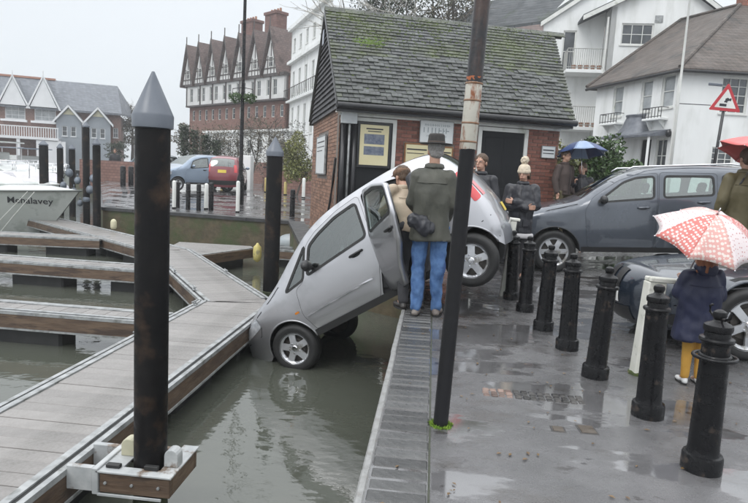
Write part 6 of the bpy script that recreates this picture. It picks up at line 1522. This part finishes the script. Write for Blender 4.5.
def brimhat(q,hp,M,k):
    T=Matrix.Translation(hp(0,.01,.075))@M.to_4x4()
    MB().lathe([(.088*k,0),(.165*k,-.002*k),(.17*k,.003*k),(.165*k,.008*k),(.095*k,.008*k),(.09*k,.02*k),(.084*k,.09*k),(.07*k,.108*k),(.03*k,.098*k),(0,.096*k)],28,T@Matrix.Scale(1.12,4,(0,1,0))).build('hat',FELT,q,True)
    MB().lathe([(.091*k,.012*k),(.092*k,.03*k)],24,T@Matrix.Scale(1.12,4,(0,1,0))).build('hat_band',mat('hat band',(.07,.05,.04),None,4,.7),q,True)
def cap_(q,hp,M,k):
    m=MB(); m.ell(hp(0,.01,.055),(.094*k,.115*k,.062*k),18,10,M=M); m.ell(hp(0,-.10,.04),(.07*k,.055*k,.014*k),14,8,M=M); remesh(m,'flat_cap',BROWNC,q,.008,3,.004,25)
def bobble(q,hp,M,k):
    m=MB(); m.ell(hp(0,.015,.06),(.092*k,.108*k,.095*k),18,12,M=M); m.lathe([(.088*k,0),(.1*k,.015*k),(.1*k,.04*k),(.09*k,.055*k)],20,Matrix.Translation(hp(0,.01,.005))@M.to_4x4()@Matrix.Scale(1.12,4,(0,1,0))); o=remesh(m,'bobble_hat',CREAMW,q,.008,2,.004,50)
    b=MB(); b.ell(hp(0,.02,.20),(.062*k,)*3,16,12); remesh(b,'pompom',CREAMW,o,.008,0,.016,50)
# man in brimmed hat, back to camera
mh_=person((-.005,6.10,0),R_(172),1.80,'man seen from behind in brimmed hat, olive coat and blue jeans at quay edge',
 dict(shL=(.155,0,1.39),shR=(-.155,0,1.39),elL=(.205,-.03,1.14),wrL=(.15,-.22,1.02),elR=(-.205,-.02,1.14),wrR=(-.13,-.22,.99),kneeL=(.095,-.02,.48),ankL=(.085,.03,.09),ankR=(-.10,-.05,.09)),
 dict(coat=dict(detail=1,m=OLIVE,hem=.77,wide=.93,flare=.03,fold=.022,fs=6),headscale=.93,legs=dict(m=DENIM,w=.96,fold=.022),shoes=SHOEG),seed=1,hair=(HGR,0),look=R_(20),headgear=brimhat)
o=MB(); o.ell((0,0,0),(.15,.055,.085),16,10); o.ell((.06,0,-.03),(.09,.06,.08),14,8); bg_=remesh(o,'shoulder_bag',BLKC,None,.012,3,.03,14); bg_.location=(-.10,5.92,.97); bg_.rotation_euler=(0,R_(14),0); tag(bg_,'crumpled black bag hanging at the hip of the man in the brimmed hat','bag')
# man leaning into the rear door
lp_=person((-.17,6.42,0),R_(210),1.72,'stooping man in a brown cap and beige jacket leaning into the open car door',
 dict(chest=(0,-.17,1.17),neck=(0,-.30,1.32),head=(0,-.39,1.43),shL=(.17,-.25,1.28),shR=(-.17,-.25,1.28),elL=(.22,-.36,1.04),wrL=(.14,-.55,1.02),elR=(-.22,-.36,1.04),wrR=(-.12,-.56,1.05),pel=(0,.02,.92),kneeL=(.1,-.06,.48)),
 dict(coat=dict(detail=1,m=BEIGE,hem=.86,wide=1.02,fold=.012),legs=dict(m=GREYC),shoes=BOOT),look=R_(12),nod=R_(20),seed=5,hair=(HBR,0),headgear=cap_)
o=MB(); o.box(-.13,.13,-.08,.08,-.2,.2,c=.05); bg_=remesh(o,'backpack',BLKC,None,.012,4,.008,12); bg_.matrix_world=Matrix.Translation((-.15,6.50,1.29))@Matrix.Rotation(R_(210),4,'Z')@Matrix.Rotation(R_(35),4,'X'); tag(bg_,'small black backpack on the back of the stooping man in beige','backpack')
# man behind the tail of the silver car
c=ray(483,170)*8.7; person((c.x-.03,c.y,0),R_(-18),1.79,'short haired man in a dark jacket standing behind the tail of the silver car',
 dict(elL=(.24,-.02,1.16),wrL=(.10,-.22,1.12),elR=(-.24,-.04,1.2),wrR=(-.10,-.20,1.44)),dict(coat=dict(detail=1,m=BLKC,hem=.82),legs=dict(m=GREYC),shoes=BOOT,handR=dict(dir=(.2,-.2,1),curl=.8)),look=R_(-12),seed=7,hair=(HBR,-1))
# woman in bobble hat
c=ray(523,185)*8.75; wom=person((c.x,c.y,gz(c.x,c.y)),R_(-14),1.66,'woman in black padded coat and cream bobble hat, arms folded, beside the suv nose',
 dict(elL=(.23,-.07,1.15),wrL=(-.09,-.16,1.19),elR=(-.23,-.07,1.14),wrR=(.10,-.17,1.12)),dict(coat=dict(detail=1,m=BLKC,hem=.72,wide=1.0,t=.05,fold=.018,fs=10),legs=dict(m=GREYC),shoes=BOOT,handL=dict(dir=(-1,-.1,.2),curl=.6,thumb=(0,0,1)),handR=dict(dir=(1,-.1,.1),curl=.6,thumb=(0,0,1))),look=R_(-10),nod=R_(8),seed=9,hair=(HBR,.08),headgear=bobble)
MB().lathe([(.20,0),(.21,.02),(.205,.06),(.195,.07)],24,Matrix.Translation((0,0,.615))@Matrix.Scale(.78,4,(0,1,0))).build('hem_trim',mat('light grey hem',(.42,.41,.42),None,9,.8),wom,True)
# couple under the blue umbrella
g='couple under the blue umbrella'
zc_=gz(3.9,13.2)
def at_d(px,d): p=ray(px,165)*d; return p
c=at_d(565,12.2); z0=1.42+(185-151)/600*12.2-1.74; person((c.x,c.y,max(z0,gz(c.x,c.y))),R_(40),1.74,'person in a dark top behind the suv, left one under the blue umbrella',dict(),dict(coat=dict(detail=1,m=mat('dark brown jacket',(.05,.035,.03),(.07,.05,.045),5,.8),hem=.85),legs=dict(m=KHAKI),shoes=BOOT),vox=.012,seed=11,hair=(HBR,0),group=g)
c2=at_d(583,12.4); person((c2.x,c2.y,gz(c2.x,c2.y)),R_(-30),1.75,'person in black behind the suv, right one holding the blue umbrella',dict(elR=(-.22,-.1,1.18),wrR=(-.05,-.25,1.32)),dict(coat=dict(detail=1,m=BLKC,hem=.85),legs=dict(m=GREYC),shoes=BOOT,handR=dict(dir=(0,-.1,1),curl=1.4)),vox=.012,seed=12,hair=(HBR,.05),group=g)
# man at the right edge
c=ray(744,190)*7.6; rm_=person((c.x,c.y,gz(c.x,c.y)),R_(186),1.90,'person in khaki jacket seen from behind at the right edge under a pink umbrella',dict(elR=(-.26,-.06,1.2),wrR=(-.14,-.26,1.35)),dict(coat=dict(detail=1,m=KHAKI,hem=.78,wide=1.1,fold=.016),legs=dict(m=GREYC),shoes=BOOT,handR=dict(dir=(0,-.1,1),curl=1.4)),seed=13,hair=(HBR,0))
# child
ch=person((2.0,4.55,0),R_(184),1.02,'small child seen from behind in a navy coat, mustard tights and white shoes',
 dict(elL=(.26,-.06,1.16),wrL=(.17,-.20,1.28),elR=(-.27,-.05,1.14),wrR=(-.20,-.20,1.22),head=(0,-.01,1.60),kneeL=(.08,0,.46),kneeR=(-.08,0,.46),ankL=(.085,.02,.09),ankR=(-.085,.02,.09),hipL=(.085,0,.85),hipR=(-.085,0,.85)),
 dict(coat=dict(detail=1,m=NAVY,hem=.58,wide=1.22,flare=.07,fold=.014,t=.06,hood=True,fs=13),legs=dict(m=MUST,w=.95,fold=.004),shoes=TRAIN,headscale=1.35,handL=dict(dir=(-.2,-.2,1),curl=1.4)),seed=15,hair=(HRED,.1),vox=.006)
# distant walkers
c=ray(115,165)*33; person((c.x,c.y,gz(c.x,c.y)),R_(20),1.75,'distant person in dark clothes walking on the far quay between the piles',dict(kneeL=(.09,-.12,.5),ankL=(.09,-.12,.09),ankR=(-.09,.2,.12)),dict(coat=dict(detail=1,m=GREYC,hem=.8),legs=dict(m=GREYC),shoes=BOOT),vox=.016,seed=17,hair=(HBR,0))
# ---------------------------------------------------------------- umbrellas
def umbrella(base,top,R,rise,mats_,label,name='umbrella',n=8,dots=None,shaftlow=.75,frill=0):
    base=Vector(base);top=Vector(top); ax=(top-base).normalized(); M=ax.to_track_quat('Z','Y').to_matrix().to_4x4(); M.translation=top
    q=empty(name,label=label,cat='umbrella',mat4=M)
    na,nr=6,9
    for k in range(n):
        v=[];f=[]
        for i in range(nr+1):
            u=i/nr
            for j in range(na+1):
                a=2*PI*(k+j/na)/n; sag=math.cos(PI/n)/math.cos((j/na-.5)*2*PI/n); sc_=1-.10*math.sin(PI*j/na)*u**2
                r=R*u*sc_*sag; z=-rise*(1-math.cos(u*PI*.5*.98))/(1-math.cos(PI*.49))+ .035*R*math.sin(PI*j/na)*(-1)*u*(1-u)*1.5
                v.append((r*math.cos(a),r*math.sin(a),z))
        for i in range(nr):
            for j in range(na): b=i*(na+1)+j; f.append((b,b+na+1,b+na+2,b+1))
        mb=MB(); mb.add(v,f); o=mb.build('canopy_panel',mats_[k%len(mats_)],q,True); so_=o.modifiers.new('t','SOLIDIFY'); so_.thickness=.002
    for k in range(n):
        a=2*PI*k/n; MB().tube([(R*u*math.cos(a),R*u*math.sin(a),-rise*(1-math.cos(u*PI*.49))/(1-math.cos(PI*.49))-.004) for u in np.linspace(.03,1.0,9)],.0022,5).build('rib',CHROME,q)
        MB().ell((R*math.cos(a),R*math.sin(a),-rise-.004),(.006,.006,.006),8,6).build('rib_tip',CHROME,q)
    L=(top-base).length; MB().tube([(0,0,.0),(0,0,-L)],.005,8).build('shaft',CHROME,q,True); MB().tube([(0,0,.0),(0,0,.05)],.006,8,rs=[.008,.003]).build('ferrule',CHROME,q,True)
    MB().tube([(0,0,-L+.0),(0,0,-L-.07),(.015,0,-L-.10),(.04,0,-L-.10),(.05,0,-L-.075)],.011,8).build('handle',BLKC,q,True)
    return q
def dotmat(name,c1,c2,sc_,r):
    m,n,l,p=node_mat(name); tc=n.new('ShaderNodeTexCoord'); vo=n.new('ShaderNodeTexVoronoi'); vo.inputs['Scale'].default_value=sc_; vo.inputs['Randomness'].default_value=.25; l.new(tc.outputs['Object'],vo.inputs[0])
    lt=n.new('ShaderNodeMath'); lt.operation='LESS_THAN'; l.new(vo.outputs['Distance'],lt.inputs[0]); lt.inputs[1].default_value=r
    mx=n.new('ShaderNodeMixRGB'); l.new(lt.outputs[0],mx.inputs[0]); mx.inputs[1].default_value=(*c1,1); mx.inputs[2].default_value=(*c2,1); l.new(mx.outputs[0],p.inputs['Base Color']); p.inputs['Roughness'].default_value=.35; return m
RD=dotmat('red with white dots',(.55,.16,.14),(.68,.6,.57),44,.40); WD=dotmat('white with red dots',(.68,.6,.6),(.45,.2,.2),48,.26); PK=dotmat('pink patterned panel',(.62,.33,.30),(.68,.60,.55),40,.44)
umbrella((1.93,4.66,.78),(1.98,4.40,1.275),.385,.20,[WD,RD,PK],'child sized umbrella in red and white dotted panels held over the child')
BU=mat('blue umbrella cloth',(.03,.055,.15),(.045,.075,.19),5,.4); BU2=mat('pale blue umbrella cloth',(.22,.3,.45),(.28,.36,.5),5,.4)
umbrella((c2.x-.05,c2.y-.28,gz(c2.x,c2.y)+1.30),(c2.x-.1,c2.y-.1,2.32),.52,.26,[BU,BU2],'blue umbrella with pale blue panels held behind the suv bonnet')
c=ray(752,150)*7.4; PKU=mat('coral umbrella cloth',(.55,.10,.10),(.62,.14,.13),5,.4)
umbrella((c.x-.05,c.y,1.62),(c.x+.18,c.y,H+(c.z)+.13),.5,.28,[PKU],'coral pink umbrella cut off by the right edge of the picture')

# ---------------------------------------------------------------- drizzle haze
hm_=bpy.data.materials.new('drizzle air'); hm_.use_nodes=True; hn=hm_.node_tree.nodes; hn.remove(hn['Principled BSDF']); pv_=hn.new('ShaderNodeVolumePrincipled'); pv_.inputs['Density'].default_value=.0018; pv_.inputs['Color'].default_value=(.93,.95,.97,1); pv_.inputs['Anisotropy'].default_value=.2
hm_.node_tree.links.new(pv_.outputs[0],hn['Material Output'].inputs['Volume'])
hz_=MB().box(-800,800,-30,1000,-3.2,24).build('haze',hm_); tag(hz_,kind='stuff')
